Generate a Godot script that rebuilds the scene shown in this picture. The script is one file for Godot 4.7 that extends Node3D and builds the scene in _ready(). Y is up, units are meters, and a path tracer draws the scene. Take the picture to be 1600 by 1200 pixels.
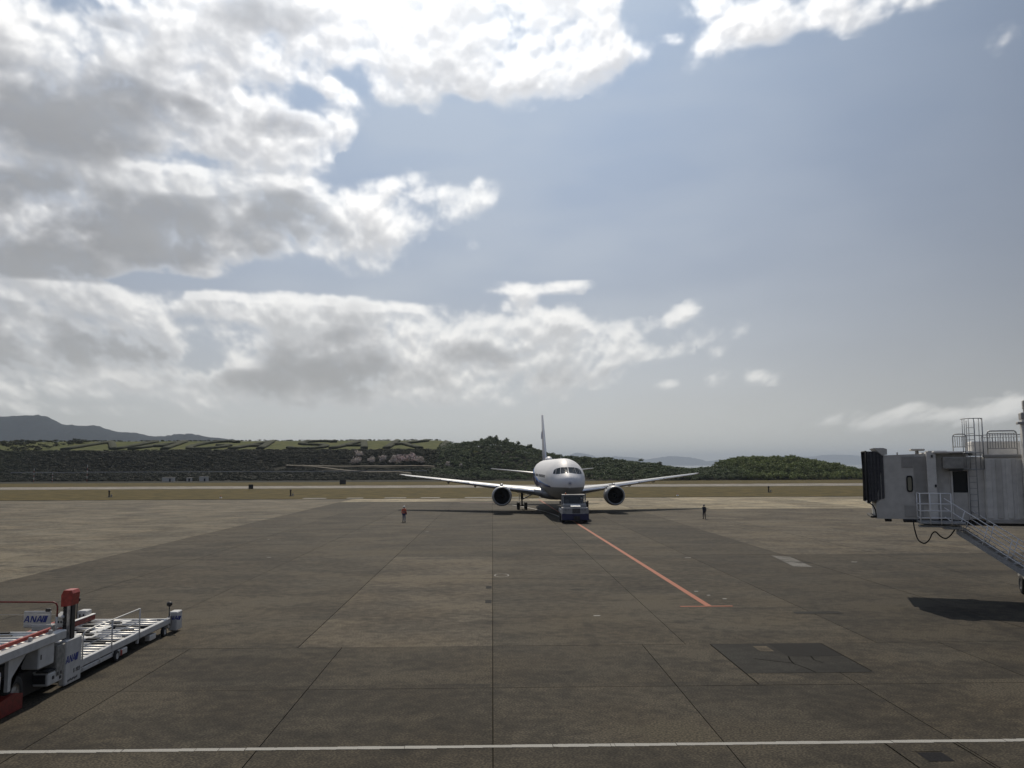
extends Node3D
# An airport apron seen from a terminal window: a twin-jet being towed, a loader at the left, a boarding bridge at the right.

var rng := RandomNumberGenerator.new()
var M := {}          # materials by name
var T := {}          # textures by name
var used_names := {}


# ------------------------------------------------------------------ mesh helpers
class Mb:
	var st := SurfaceTool.new()
	var count := 0

	func _init(smooth := false):
		st.begin(Mesh.PRIMITIVE_TRIANGLES)
		st.set_smooth_group(0 if smooth else -1)

	func smooth(on: bool):
		st.set_smooth_group(0 if on else -1)

	# corners counter-clockwise seen from outside
	func tri(a: Vector3, b: Vector3, c: Vector3):
		st.add_vertex(a); st.add_vertex(c); st.add_vertex(b)
		count += 1

	func quad(a: Vector3, b: Vector3, c: Vector3, d: Vector3):
		tri(a, b, c); tri(a, c, d)

	func uvtri(a: Vector3, b: Vector3, c: Vector3, ua: Vector2, ub: Vector2, uc: Vector2):
		st.set_uv(ua); st.add_vertex(a)
		st.set_uv(uc); st.add_vertex(c)
		st.set_uv(ub); st.add_vertex(b)
		count += 1

	# a convex polygon turned so that it faces away from the point c
	func face_out(p: Array, c: Vector3):
		var n: Vector3 = (p[1] - p[0]).cross(p[2] - p[0])
		var m: Vector3 = (p[0] + p[1] + p[2]) / 3.0 - c
		for i in range(1, p.size() - 1):
			if n.dot(m) >= 0.0:
				tri(p[0], p[i], p[i + 1])
			else:
				tri(p[0], p[i + 1], p[i])

	func box(c: Vector3, s: Vector3, b := 0.0, turn := Basis()):
		var h := s * 0.5
		if b <= 0.0:
			var q := []
			for i in 8:
				q.append(c + turn * Vector3(h.x * (1 if i & 1 else -1), h.y * (1 if i & 2 else -1), h.z * (1 if i & 4 else -1)))
			for f in [[0, 1, 3, 2], [4, 5, 7, 6], [0, 1, 5, 4], [2, 3, 7, 6], [0, 2, 6, 4], [1, 3, 7, 5]]:
				face_out([q[f[0]], q[f[1]], q[f[2]], q[f[3]]], c)
			return
		b = minf(b, minf(h.x, minf(h.y, h.z)) * 0.8)
		var v := {}
		for i in 8:
			var g := Vector3(1 if i & 1 else -1, 1 if i & 2 else -1, 1 if i & 4 else -1)
			for ax in 3:
				var p := g * (h - Vector3(b, b, b))
				p[ax] = g[ax] * h[ax]
				v[i * 3 + ax] = c + turn * p
		for ax in 3:
			var o1 := (ax + 1) % 3
			var o2 := (ax + 2) % 3
			for sg in 2:
				var base := sg << ax
				var k0 := base
				var k1 := base | (1 << o1)
				var k2 := base | (1 << o1) | (1 << o2)
				var k3 := base | (1 << o2)
				face_out([v[k0 * 3 + ax], v[k1 * 3 + ax], v[k2 * 3 + ax], v[k3 * 3 + ax]], c)
			for s1 in 2:
				for s2 in 2:
					var e0 := (s1 << o1) | (s2 << o2)
					var e1 := e0 | (1 << ax)
					face_out([v[e0 * 3 + o1], v[e1 * 3 + o1], v[e1 * 3 + o2], v[e0 * 3 + o2]], c)
		for i in 8:
			face_out([v[i * 3], v[i * 3 + 1], v[i * 3 + 2]], c)

	# a convex outline in a plane, pushed along d
	func prism(outline: Array, d: Vector3):
		var c := Vector3.ZERO
		for p in outline:
			c += p
		c = c / outline.size() + d * 0.5
		var far := []
		for p in outline:
			far.append(p + d)
		face_out(outline, c)
		face_out(far, c)
		for i in outline.size():
			var j := (i + 1) % outline.size()
			face_out([outline[i], outline[j], far[j], far[i]], c)

	func ring(c: Vector3, dir: Vector3, r: float, n: int, up := Vector3.UP) -> Array:
		var u := up.cross(dir)
		if u.length() < 0.01:
			u = Vector3.RIGHT.cross(dir)
		u = u.normalized()
		var w := dir.cross(u).normalized()
		var out := []
		for i in n:
			var a := TAU * i / n
			out.append(c + (u * cos(a) + w * sin(a)) * r)
		return out

	func tube(a: Vector3, b: Vector3, r: float, n := 8, r2 := -1.0):
		if r2 < 0.0:
			r2 = r
		var d := (b - a).normalized()
		var p := ring(a, d, r, n)
		var q := ring(b, d, r2, n)
		loft([p, q], true, true)

	func path(pts: Array, r: float, n := 6):
		var rings := []
		var up := Vector3(0.13, 0.97, 0.21)
		for i in pts.size():
			var d: Vector3 = pts[mini(i + 1, pts.size() - 1)] - pts[maxi(i - 1, 0)]
			rings.append(ring(pts[i], d.normalized(), r, n, up))
		loft(rings, true, true)

	# rings of equal length, sides joined; counter-clockwise seen along the loft's back
	func loft(rings: Array, closed := true, caps := false):
		var n: int = rings[0].size()
		for k in rings.size() - 1:
			var p: Array = rings[k]
			var q: Array = rings[k + 1]
			for i in (n if closed else n - 1):
				var j := (i + 1) % n
				quad(p[i], p[j], q[j], q[i])
		if caps:
			for e in [0, rings.size() - 1]:
				var p: Array = rings[e]
				var c := Vector3.ZERO
				for x in p:
					c += x
				c /= n
				for i in n:
					var j := (i + 1) % n
					if e == 0:
						tri(c, p[j], p[i])
					else:
						tri(c, p[i], p[j])

	# profile of (radius, distance along d) round the axis from c
	func lathe(c: Vector3, d: Vector3, prof: Array, n := 24):
		var rings := []
		for p in prof:
			rings.append(ring(c + d * p.y, d, maxf(p.x, 0.0005), n))
		loft(rings, true, false)

	func done() -> ArrayMesh:
		st.generate_normals()
		return st.commit()


func numbered(called: String) -> String:
	var n: int = used_names.get(called, 0)
	used_names[called] = n + 1
	return called if n == 0 else "%s_%03d" % [called, n]


func obj(called: String, b: Mb, m: Material, parent: Node = self) -> MeshInstance3D:
	return put(called, b.done(), m, parent)


func put(called: String, mesh: Mesh, m: Material, parent: Node = self) -> MeshInstance3D:
	var o := MeshInstance3D.new()
	o.mesh = mesh
	o.material_override = m
	if parent == self:
		o.name = numbered(called)
	else:
		var k := 0
		var nm := called
		while parent.has_node(NodePath(nm)):
			k += 1
			nm = "%s_%03d" % [called, k]
		o.name = nm
	parent.add_child(o, true)
	return o


func thing(called: String, label: String, category: String, group := "") -> Node3D:
	var o := Node3D.new()
	o.name = numbered(called)
	add_child(o, true)
	tag(o, label, category, group)
	return o


func tag(o: Node, label: String, category: String, group := ""):
	o.set_meta("label", label)
	o.set_meta("category", category)
	if group:
		o.set_meta("group", group)


func kind(o: Node, k: String, label := "", category := "") -> Node:
	o.set_meta("kind", k)
	if label:
		o.set_meta("label", label)
	if category:
		o.set_meta("category", category)
	return o


func dup(root: Node3D, label: String, group := "") -> Node3D:
	var base := String(root.name)
	if base.length() > 4 and base[base.length() - 4] == "_" and base.right(3).is_valid_int():
		base = base.left(base.length() - 4)
	var c: Node3D = root.duplicate()
	c.name = numbered(base)
	add_child(c, true)
	c.set_meta("label", label)
	if group:
		c.set_meta("group", group)
	return c


# ------------------------------------------------------------------ textures and materials
func noise(type: int, freq: float, oct: int, sd: int) -> FastNoiseLite:
	var f := FastNoiseLite.new()
	f.noise_type = type as FastNoiseLite.NoiseType
	f.frequency = freq
	f.fractal_type = FastNoiseLite.FRACTAL_FBM
	f.fractal_octaves = oct
	f.seed = sd
	return f


func noise_tex(freq: float, oct: int, sd: int, lo: Color, hi: Color, size := 512, mid := -1.0) -> NoiseTexture2D:
	var t := NoiseTexture2D.new()
	t.width = size
	t.height = size
	t.seamless = true
	t.noise = noise(FastNoiseLite.TYPE_SIMPLEX_SMOOTH, freq, oct, sd)
	var g := Gradient.new()
	g.set_color(0, lo)
	g.set_color(1, hi)
	if mid > 0.0:
		g.add_point(mid, lo.lerp(hi, 0.5))
	t.color_ramp = g
	return t


func grey(v: float) -> Color:
	return Color(v, v, v)


func lin(r: float, g: float, b: float) -> Color:
	return Color(r, g, b).linear_to_srgb()


func mat(name: String, c: Color, rough := 0.6, metal := 0.0, tex: Texture2D = null, scale := 1.0, coat := 0.0) -> StandardMaterial3D:
	var m := StandardMaterial3D.new()
	m.resource_name = name
	m.albedo_color = c
	m.roughness = rough
	m.metallic = metal
	if tex:
		m.albedo_texture = tex
		m.uv1_triplanar = true
		m.uv1_world_triplanar = true
		m.uv1_scale = Vector3.ONE * scale
	if coat > 0.0:
		m.clearcoat_enabled = true
		m.clearcoat = coat
		m.clearcoat_roughness = 0.15
	M[name] = m
	return m


func make_materials():
	T.grunge = noise_tex(0.012, 5, 11, grey(0.72), grey(1.0), 512)
	T.faint = noise_tex(0.01, 5, 16, grey(0.88), grey(1.0), 512)
	T.streak = noise_tex(0.03, 4, 12, grey(0.8), grey(1.0), 512)
	T.speck = noise_tex(0.16, 3, 13, grey(0.60), grey(1.0), 512)
	T.speck.color_ramp.set_offset(0, 0.28)
	T.speck.color_ramp.set_offset(1, 0.72)
	T.leaf = noise_tex(0.05, 3, 15, Color(0.7, 0.78, 0.7), Color(1.0, 0.98, 0.9), 256)
	mat("white_paint", lin(0.54, 0.54, 0.53), 0.42, 0.0, T.faint, 0.5)
	mat("plane_white", lin(0.72, 0.72, 0.73), 0.5)
	mat("wing_grey", lin(0.46, 0.47, 0.49), 0.38, 0.1, T.streak, 0.2)
	mat("belly_grey", lin(0.30, 0.31, 0.32), 0.4, 0.0, T.streak, 0.2)
	mat("bare_metal", lin(0.72, 0.72, 0.74), 0.28, 1.0)
	mat("steel", lin(0.42, 0.42, 0.43), 0.45, 0.9, T.grunge, 1.0)
	mat("roller_steel", lin(0.66, 0.65, 0.62), 0.45, 0.25, T.faint, 2.0)
	mat("galvanised", lin(0.50, 0.51, 0.52), 0.5, 0.5, T.grunge, 1.2)
	mat("dark_metal", lin(0.035, 0.035, 0.038), 0.5, 0.3, T.grunge, 1.0)
	mat("engine_dark", lin(0.045, 0.045, 0.05), 0.6, 0.4)
	mat("rubber", lin(0.022, 0.022, 0.023), 0.8, 0.0, T.grunge, 2.0)
	mat("black_cloth", lin(0.10, 0.10, 0.108), 0.85, 0.0, T.grunge, 1.0)
	mat("print_blue", lin(0.02, 0.035, 0.2), 0.5)
	mat("print_black", lin(0.03, 0.03, 0.03), 0.6)
	mat("tug_blue", lin(0.018, 0.024, 0.10), 0.45, 0.0, T.grunge, 0.8)
	mat("tug_grey", lin(0.34, 0.345, 0.35), 0.5, 0.0, T.faint, 0.8)
	mat("red_paint", lin(0.42, 0.045, 0.03), 0.45, 0.0, T.grunge, 1.0)
	mat("dark_red", lin(0.21, 0.016, 0.011), 0.5, 0.0, T.grunge, 1.0)
	mat("bridge_panel", lin(0.60, 0.58, 0.54), 0.5, 0.0, T.faint, 0.4)
	mat("bridge_light", lin(0.76, 0.74, 0.70), 0.5, 0.0, T.faint, 0.4)
	mat("rail_white", lin(0.80, 0.80, 0.80), 0.45)
	mat("bridge_dark", lin(0.43, 0.415, 0.39), 0.55, 0.0, T.faint, 0.4)
	mat("bark", lin(0.09, 0.075, 0.06), 0.9, 0.0, T.grunge, 1.0)
	mat("lamp_lens", lin(0.05, 0.03, 0.012), 0.3)
	mat("orange_lens", lin(0.5, 0.12, 0.02), 0.3)
	mat("helmet_white", lin(0.7, 0.7, 0.66), 0.4)
	mat("helmet_dark", lin(0.05, 0.05, 0.06), 0.4)
	mat("sheet_white", lin(0.78, 0.78, 0.76), 0.5)
	mat("cream", lin(0.42, 0.41, 0.38), 0.7, 0.0, T.grunge, 0.5)
	var g := StandardMaterial3D.new()
	g.resource_name = "window_glass"
	g.transparency = BaseMaterial3D.TRANSPARENCY_ALPHA
	g.albedo_color = Color(0.3, 0.34, 0.34, 0.22)
	g.roughness = 0.05
	M.glass = g
	mat("cockpit_glass", lin(0.02, 0.024, 0.028), 0.12, 0.0).metallic_specular = 0.3
	var bd := mat("person_body", Color.WHITE, 0.85)
	bd.vertex_color_use_as_albedo = true
	var bs := mat("blossom", Color.WHITE, 0.8)
	bs.vertex_color_use_as_albedo = true
	bs.backlight_enabled = true
	bs.backlight = Color(0.5, 0.45, 0.45)
	var lf := mat("foliage", Color.WHITE, 0.75, 0.0, T.leaf, 0.3)
	lf.vertex_color_use_as_albedo = true
	lf.metallic_specular = 0.25
	lf.backlight_enabled = true
	lf.backlight = Color(0.3, 0.36, 0.2)


# ------------------------------------------------------------------ sky: clear air, haze and clouds, by direction (azimuth from -Z, elevation)
const SUN_AZ := -3.0
const SUN_EL := 46.0
const CLOUD_BANKS := {
	"high_left": [[-28.6, 24.3, 5.7, 2.9, -10, 1.00], [-24.6, 20.5, 8.2, 3.3, -12, 1.25], [-18.7, 26.0, 8.3, 2.8, -15, 1.10], [-19.7, 22.1, 5.4, 2.2, -20, 1.05], [-14.9, 21.5, 4.7, 2.3, -15, 1.05], [-12.1, 22.0, 1.9, 1.1, 10, 0.75], [-9.9, 21.5, 0.7, 1.3, 0, 0.70], [-28.3, 18.5, 5.3, 2.0, -6, 1.00]],
	"high_middle": [[-9.2, 27.8, 7.8, 2.8, -12, 1.15], [-3.0, 28.1, 8.4, 3.6, -8, 1.30], [3.7, 27.9, 4.9, 3.0, -5, 1.25], [7.5, 27.8, 2.2, 3.0, 10, 1.00], [-2.1, 25.0, 2.7, 0.9, -10, 0.80], [2.8, 24.9, 1.6, 0.5, 0, 0.70], [-7.0, 24.0, 1.3, 0.9, -20, 0.90], [-4.7, 23.6, 2.0, 0.8, -25, 0.90], [-10.8, 24.0, 1.7, 0.8, -30, 0.60]],
	"high_right": [[16.7, 27.0, 3.1, 1.0, 28, 0.85], [21.2, 27.5, 5.9, 1.1, 6, 1.00], [26.6, 26.9, 3.3, 0.7, 10, 0.85], [14.2, 28.6, 2.6, 0.7, 0, 0.70], [10.3, 27.1, 0.7, 1.1, 10, 0.50], [12.2, 27.0, 1.1, 0.4, 0, 0.55], [32.1, 24.1, 1.0, 0.6, 30, 0.42]],
	"middle": [[-27.1, 15.0, 6.4, 2.9, -4, 1.20], [-21.4, 15.7, 6.3, 3.0, -8, 1.15], [-15.6, 16.6, 6.0, 2.7, -5, 1.15], [-12.4, 15.7, 5.4, 2.3, -12, 1.10], [-8.6, 16.0, 3.4, 1.5, 0, 0.95], [-6.5, 18.0, 3.0, 1.1, 0, 0.80], [-3.4, 17.4, 2.4, 1.2, 20, 0.62], [-1.0, 17.9, 1.5, 1.0, 40, 0.62], [-1.2, 14.6, 0.8, 0.6, 0, 0.52], [-19.5, 13.0, 2.7, 1.3, 20, 0.90], [-28.0, 11.8, 4.0, 1.0, 0, 0.90], [-17.7, 12.0, 1.4, 0.4, 0, 0.55]],
	"low_left": [[-27.9, 9.6, 4.0, 1.6, -5, 1.00], [-23.4, 8.8, 3.2, 1.7, -20, 1.05], [-26.8, 7.4, 5.4, 1.6, 0, 1.10], [-21.0, 7.3, 1.5, 0.8, 0, 0.80], [-27.0, 4.9, 5.0, 1.1, 0, 0.72], [-22.0, 5.7, 2.0, 0.7, 10, 0.70], [-26.6, 3.4, 4.3, 0.4, 0, 0.60]],
	"low_middle": [[-18.2, 10.3, 3.5, 0.9, -4, 0.95], [-13.5, 10.3, 5.7, 1.2, -4, 1.10], [-8.9, 9.8, 6.3, 1.4, -4, 1.10], [-3.8, 9.9, 3.9, 1.0, 0, 0.95], [-12.6, 7.6, 6.5, 1.7, -4, 1.05], [-6.8, 7.6, 4.6, 1.7, 0, 1.00], [-8.9, 5.4, 8.7, 1.5, 0, 0.85], [-15.4, 4.9, 4.7, 1.6, 0, 0.75], [-0.4, 8.0, 4.3, 1.6, 0, 1.00], [3.1, 9.7, 2.6, 1.0, 0, 1.00], [5.9, 8.6, 4.7, 1.3, -4, 1.00], [4.3, 6.5, 5.1, 1.2, 4, 0.95], [9.0, 7.3, 3.4, 0.7, 4, 0.85], [2.9, 11.8, 3.1, 0.4, 3, 0.80], [1.8, 11.0, 1.6, 0.4, 10, 0.70], [-8.7, 11.6, 1.3, 0.4, 0, 0.55], [-1.2, 5.0, 5.1, 1.1, 0, 0.62]],
	"low_right": [[12.3, 9.8, 1.7, 0.5, 20, 0.56], [14.9, 8.6, 1.8, 0.7, 0, 0.40], [15.0, 7.3, 0.8, 0.2, 0, 0.50], [15.0, 5.8, 0.8, 0.4, 25, 0.58], [17.5, 5.8, 1.1, 0.5, -5, 0.62], [11.5, 5.3, 0.7, 0.3, 0, 0.50], [23.3, 2.9, 2.6, 0.5, 4, 0.60], [26.8, 3.1, 1.5, 0.6, 0, 0.72], [29.8, 3.0, 2.0, 0.5, 6, 0.70], [31.9, 3.4, 1.0, 0.5, 0, 0.70], [27.9, 2.5, 5.1, 0.4, 2, 0.50]],
	"gaps": [[-21.4, 18.9, 3.6, 0.5, 4, -0.80], [-13.8, 23.3, 3.1, 0.9, -8, -0.70], [-17.9, 11.6, 7.4, 0.4, 2, -0.80], [-7.3, 11.5, 4.7, 0.5, 0, -0.80], [-18.3, 7.4, 1.5, 1.2, -30, -0.45], [-14.9, 18.8, 4.9, 0.3, 0, -0.30], [-9.1, 20.2, 2.1, 1.2, 0, -0.70], [-3.4, 22.4, 3.5, 1.2, 0, -0.50], [-10.9, 25.2, 2.1, 0.4, -30, -0.30], [9.7, 27.9, 1.0, 1.5, 20, -0.60]],
	"cores": [[-22.6, 17.8, 8.8, 0.9, 2, -1.30], [-24.7, 24.5, 7.9, 1.0, -14, -1.10], [-14.1, 19.9, 5.7, 0.8, 5, -0.80], [-25.9, 10.2, 4.5, 0.8, -4, -1.20], [-14.7, 10.7, 10.4, 0.6, 0, -0.80], [-9.0, 17.8, 3.8, 0.8, -5, -0.80], [-5.5, 9.5, 5.1, 0.6, 0, -0.50], [-28.0, 19.9, 5.0, 2.7, -8, 1.10], [-22.2, 22.7, 3.9, 1.8, -10, 0.90], [-25.2, 19.1, 4.2, 1.0, -5, 0.80], [-25.1, 15.3, 7.0, 2.5, -4, 1.20], [-28.3, 12.3, 4.3, 1.5, 0, 1.20], [-21.4, 13.6, 4.5, 1.1, -4, 0.90], [-14.8, 16.8, 3.4, 1.6, -10, 0.90], [-16.8, 14.4, 2.8, 1.0, -10, 0.70], [-12.3, 15.5, 2.5, 1.0, -10, 0.60], [-28.2, 8.1, 3.9, 1.6, 0, 1.00], [-23.3, 7.2, 3.2, 1.0, 0, 0.90], [-27.7, 6.0, 3.9, 0.7, 0, 0.60], [-10.6, 7.2, 4.1, 1.2, 0, 0.85], [-12.2, 5.3, 4.9, 1.1, 0, 0.80], [-9.5, 8.8, 2.9, 0.6, 0, 0.60], [-1.2, 7.5, 3.0, 0.9, 0, 0.60], [5.6, 6.1, 3.4, 0.6, 0, 0.35], [-15.5, 27.7, 3.7, 0.9, 0, 0.45], [-27.6, 26.0, 3.8, 0.7, 0, 0.80], [-19.2, 5.6, 3.0, 0.9, 0, 0.40], [-5.5, 6.1, 2.5, 0.8, 0, 0.50], [-13.7, 21.5, 2.1, 1.0, 0, 0.45]],
}


func clear_sky(az: float, el: float) -> Color:
	var e := maxf(el, 0.0)
	var cg := sin(deg_to_rad(e)) * sin(deg_to_rad(SUN_EL)) + cos(deg_to_rad(e)) * cos(deg_to_rad(SUN_EL)) * cos(deg_to_rad(az - SUN_AZ))
	var ga := rad_to_deg(acos(clampf(cg, -1.0, 1.0)))
	var h := exp(-e / 9.0)
	var side := 1.0 - 0.42 * smoothstep(8.0, 52.0, absf(wrapf(az - SUN_AZ, -180.0, 180.0)))
	var up := Vector3(0.17, 0.225, 0.36).lerp(Vector3(0.11, 0.155, 0.28), smoothstep(20.0, 80.0, e))
	var low := Vector3(0.68, 0.655, 0.56) * (0.76 + 0.24 * cos(deg_to_rad(az)))
	var c := up.lerp(low, h) * side
	c += Vector3(0.22, 0.27, 0.30) * exp(-pow(ga / 26.0, 2.0)) + Vector3(0.10, 0.12, 0.13) * exp(-pow(ga / 45.0, 2.0)) + Vector3(1.0, 0.95, 0.85) * 0.9 * exp(-ga / 5.0)
	return Color(c.x, c.y, c.z)


func cloud_color(az: float, el: float, occ: float) -> Color:
	# thin cloud lets the light through from behind, thick cloud is grey; light falls off away from the sun
	var e := maxf(el, 0.0)
	var cg := sin(deg_to_rad(e)) * sin(deg_to_rad(SUN_EL)) + cos(deg_to_rad(e)) * cos(deg_to_rad(SUN_EL)) * cos(deg_to_rad(az - SUN_AZ))
	var ga := rad_to_deg(acos(clampf(cg, -1.0, 1.0)))
	var power := 0.78 + 1.0 * exp(-pow(ga / 21.0, 2.0))
	var lit := exp(-occ)
	var b := power * lerpf(0.33, 1.30, lit)
	var tint := Vector3(0.955, 0.975, 1.03).lerp(Vector3(1.015, 1.0, 0.97), lit)
	var c := tint * b
	var low := Vector3(0.55, 0.545, 0.50)
	c = c.lerp(low, exp(-e / 5.5) * 0.85)
	return Color(c.x, c.y, c.z)


func generic_cover(n: FastNoiseLite, az: float, el: float) -> float:
	return 0.20 + 0.10 * cos(deg_to_rad(az + 40.0)) + 0.75 * n.get_noise_3d(sin(deg_to_rad(az)) * 42.0, el * 1.5, cos(deg_to_rad(az)) * 42.0)


func make_sky() -> ImageTexture:
	var W := 4096
	var H := 2048
	var shape := noise(FastNoiseLite.TYPE_SIMPLEX_SMOOTH, 0.11, 6, 71)
	shape.fractal_gain = 0.52
	var billow := noise(FastNoiseLite.TYPE_SIMPLEX_SMOOTH, 0.22, 1, 72)
	var wide := noise(FastNoiseLite.TYPE_SIMPLEX_SMOOTH, 0.045, 3, 73)
	# the whole sky, coarse
	var cw := 1024
	var ch := 512
	var px := PackedFloat32Array()
	px.resize(cw * ch * 3)
	for y in ch:
		var el := 90.0 - (y + 0.5) * 180.0 / ch
		for x in cw:
			var c: Color
			if el < -2.0:
				c = Color(0.12, 0.115, 0.105)
			else:
				var az := (x + 0.5) * 360.0 / cw - 180.0
				c = clear_sky(az, el)
				var cx := sin(deg_to_rad(az)) * 57.0
				var cz := cos(deg_to_rad(az)) * 57.0
				var d := generic_cover(wide, az, el) + 0.5 * shape.get_noise_3d(cx, el * 1.5, cz)
				d = clampf((d - 0.42) * 2.2, 0.0, 1.0)
				if d > 0.0:
					c = c.lerp(cloud_color(az, el, d), smoothstep(0.0, 0.5, d) * 0.95)
			var i := (y * cw + x) * 3
			px[i] = c.r; px[i + 1] = c.g; px[i + 2] = c.b
	var im := Image.create_from_data(cw, ch, false, Image.FORMAT_RGBF, px.to_byte_array())
	im.resize(W, H, Image.INTERPOLATE_BILINEAR)
	# the part ahead, fine
	var k := 360.0 / W
	var x0 := int((180.0 - 42.0) / k)
	var nx := int(84.0 / k)
	var y0 := int((90.0 - 44.0) / k)
	var ny := int(45.5 / k)
	var gw := nx / 4 + 2
	var gh := ny / 4 + 2
	var cov := PackedFloat32Array()
	cov.resize(gw * gh)
	var core := PackedFloat32Array()
	core.resize(gw * gh)
	for bank in CLOUD_BANKS:
		for bl in CLOUD_BANKS[bank]:
			var ca := cos(deg_to_rad(bl[4]))
			var sa := sin(deg_to_rad(bl[4]))
			var reach: float = maxf(bl[2], bl[3]) * 1.45
			var gx0 := maxi(0, int(((bl[0] - reach + 180.0) / k - x0) / 4.0))
			var gx1 := mini(gw - 1, int(((bl[0] + reach + 180.0) / k - x0) / 4.0) + 1)
			var gy0 := maxi(0, int(((90.0 - bl[1] - reach) / k - y0) / 4.0))
			var gy1 := mini(gh - 1, int(((90.0 - bl[1] + reach) / k - y0) / 4.0) + 1)
			for gy in range(gy0, gy1 + 1):
				var dy: float = 90.0 - (gy * 4 + y0) * k - bl[1]
				for gx in range(gx0, gx1 + 1):
					var dx: float = (gx * 4 + x0) * k - 180.0 - bl[0]
					var u: float = (dx * ca + dy * sa) / bl[2]
					var v: float = (dy * ca - dx * sa) / bl[3]
					var q := 1.0 - (u * u + v * v) * 0.5
					if q > 0.0:
						var i := gy * gw + gx
						var add: float = bl[5] * q * q * (3.0 - 2.0 * q)
						if bank == "cores":
							core[i] = core[i] + add * (1.0 if add < 0.0 else 1.0 - 0.5 * clampf(core[i], 0.0, 1.0))
						else:
							cov[i] = cov[i] + add * (1.0 if add < 0.0 else 1.0 - 0.7 * clampf(cov[i], 0.0, 1.0))
	var den := PackedFloat32Array()
	den.resize(nx * ny)
	for y in ny:
		var el := 90.0 - (y + y0 + 0.5) * k
		var fy := y / 4.0
		var iy := int(fy)
		fy -= iy
		# clouds near the horizon are far away: finer and flatter
		var fine := 1.0 + 1.0 * exp(-maxf(el, 0.0) / 9.0)
		for x in nx:
			var az := (x + x0 + 0.5) * k - 180.0
			var fx := x / 4.0
			var ix := int(fx)
			fx -= ix
			var i := iy * gw + ix
			var c := lerpf(lerpf(cov[i], cov[i + 1], fx), lerpf(cov[i + gw], cov[i + gw + 1], fx), fy)
			var w := smoothstep(42.0, 35.0, absf(az)) * smoothstep(44.0, 34.0, el)
			if w < 1.0:
				c = lerpf(generic_cover(wide, az, el) * 1.2, c, w)
			if c > 0.02:
				c = minf(c, 1.1)
				var ax := az * fine
				var ay := el * fine * 1.5
				var big := wide.get_noise_2d(ax * 2.4 + 11.0, ay * 2.7)
				var n1 := shape.get_noise_2d(ax * 1.25, ay * 1.25)
				var wx := ax + n1 * 1.1
				var wy := ay + n1 * 0.9
				# heaped, rounded tops: inverted ridges at several sizes
				var n2 := absf(billow.get_noise_2d(wx * 0.9, wy * 0.9)) * 0.62 + absf(billow.get_noise_2d(wx * 2.1 + 40.0, wy * 2.1)) * 0.36 + absf(billow.get_noise_2d(wx * 4.6, wy * 4.6 + 70.0)) * 0.20
				var n3 := shape.get_noise_2d(ax * 4.3 + 90.0, ay * 4.3)
				var v := c * 1.12 - 0.46 + 0.95 * n1 + 0.45 * big + 0.75 * (n2 - 0.32) * minf(1.0, c * 1.5) + 0.30 * n3
				# a soft foot, so that edges thin out instead of ending
				den[y * nx + x] = clampf(0.5 * (v + sqrt(v * v + 0.036)) - 0.022, 0.0, 1.9)
	var fp := PackedFloat32Array()
	fp.resize(nx * ny * 3)
	for y in ny:
		var el := 90.0 - (y + y0 + 0.5) * k
		for x in nx:
			var az := (x + x0 + 0.5) * k - 180.0
			var c := clear_sky(az, el)
			var d := den[y * nx + x]
			if d > 0.001:
				# how much cloud lies towards the sun
				var sx := (SUN_AZ - az)
				var sy := (SUN_EL - el)
				var sl := sqrt(sx * sx + sy * sy)
				sx /= sl; sy /= sl
				var occ := 0.0
				var step := 2.0
				var at := 2.0
				for q in 8:
					var xx := clampi(x + int(sx * at), 0, nx - 1)
					var yy := clampi(y - int(sy * at), 0, ny - 1)
					occ += den[yy * nx + xx] * step * 0.036
					step *= 1.4
					at += step
				# the side towards the sun is brighter
				var nxx := clampi(x + int(sx * 7.0), 0, nx - 1)
				var nyy := clampi(y - int(sy * 7.0), 0, ny - 1)
				var rel := clampf((d - den[nyy * nx + nxx]) * 1.1, -0.35, 0.5)
				var ci := mini((y / 4) * gw + x / 4, gw * gh - gw - 2)
				var fx := (x % 4) / 4.0
				var fy := (y % 4) / 4.0
				var thick := lerpf(lerpf(core[ci], core[ci + 1], fx), lerpf(core[ci + gw], core[ci + gw + 1], fx), fy)
				var rough := shape.get_noise_2d(az * 1.5 + 60.0, el * 2.2)
				var body := clampf(thick * (1.1 + 2.2 * rough), 0.0, 1.4) * smoothstep(0.12, 0.7, d)
				occ = maxf(0.0, (maxf(0.0, d - 0.3) * 0.5 - rel) * (1.0 - 0.62 * clampf(body, 0.0, 1.0)) + occ * 0.22 + body * 1.75)
				var cc := cloud_color(az, el, occ)
				var alpha := 1.0 - exp(-d * 2.4)
				c = c.lerp(cc, alpha)
			# thin high veil, milky towards the sun
			var veil := clampf(0.5 + 1.3 * wide.get_noise_2d(az * 1.2 + 200.0, el * 3.4) + 0.35 * shape.get_noise_2d(az * 0.8 - 70.0, el * 3.0), 0.0, 1.0) * exp(-pow((az - SUN_AZ) / 24.0, 2.0))
			c = c.lerp(Color(0.62, 0.655, 0.68), 0.22 * veil)
			# run over into the coarse sky without a seam
			var edge := smoothstep(41.8, 34.5, absf(az)) * smoothstep(43.8, 35.0, el)
			if edge < 1.0:
				c = im.get_pixel(x + x0, y + y0).lerp(c, edge)
			var i := (y * nx + x) * 3
			fp[i] = c.r; fp[i + 1] = c.g; fp[i + 2] = c.b
	var fi := Image.create_from_data(nx, ny, false, Image.FORMAT_RGBF, fp.to_byte_array())
	im.blit_rect(fi, Rect2i(0, 0, nx, ny), Vector2i(x0, y0))
	# the picture of a panorama starts at -Z
	var turned := Image.create_empty(W, H, false, Image.FORMAT_RGBF)
	turned.blit_rect(im, Rect2i(W / 2, 0, W / 2, H), Vector2i(0, 0))
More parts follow.
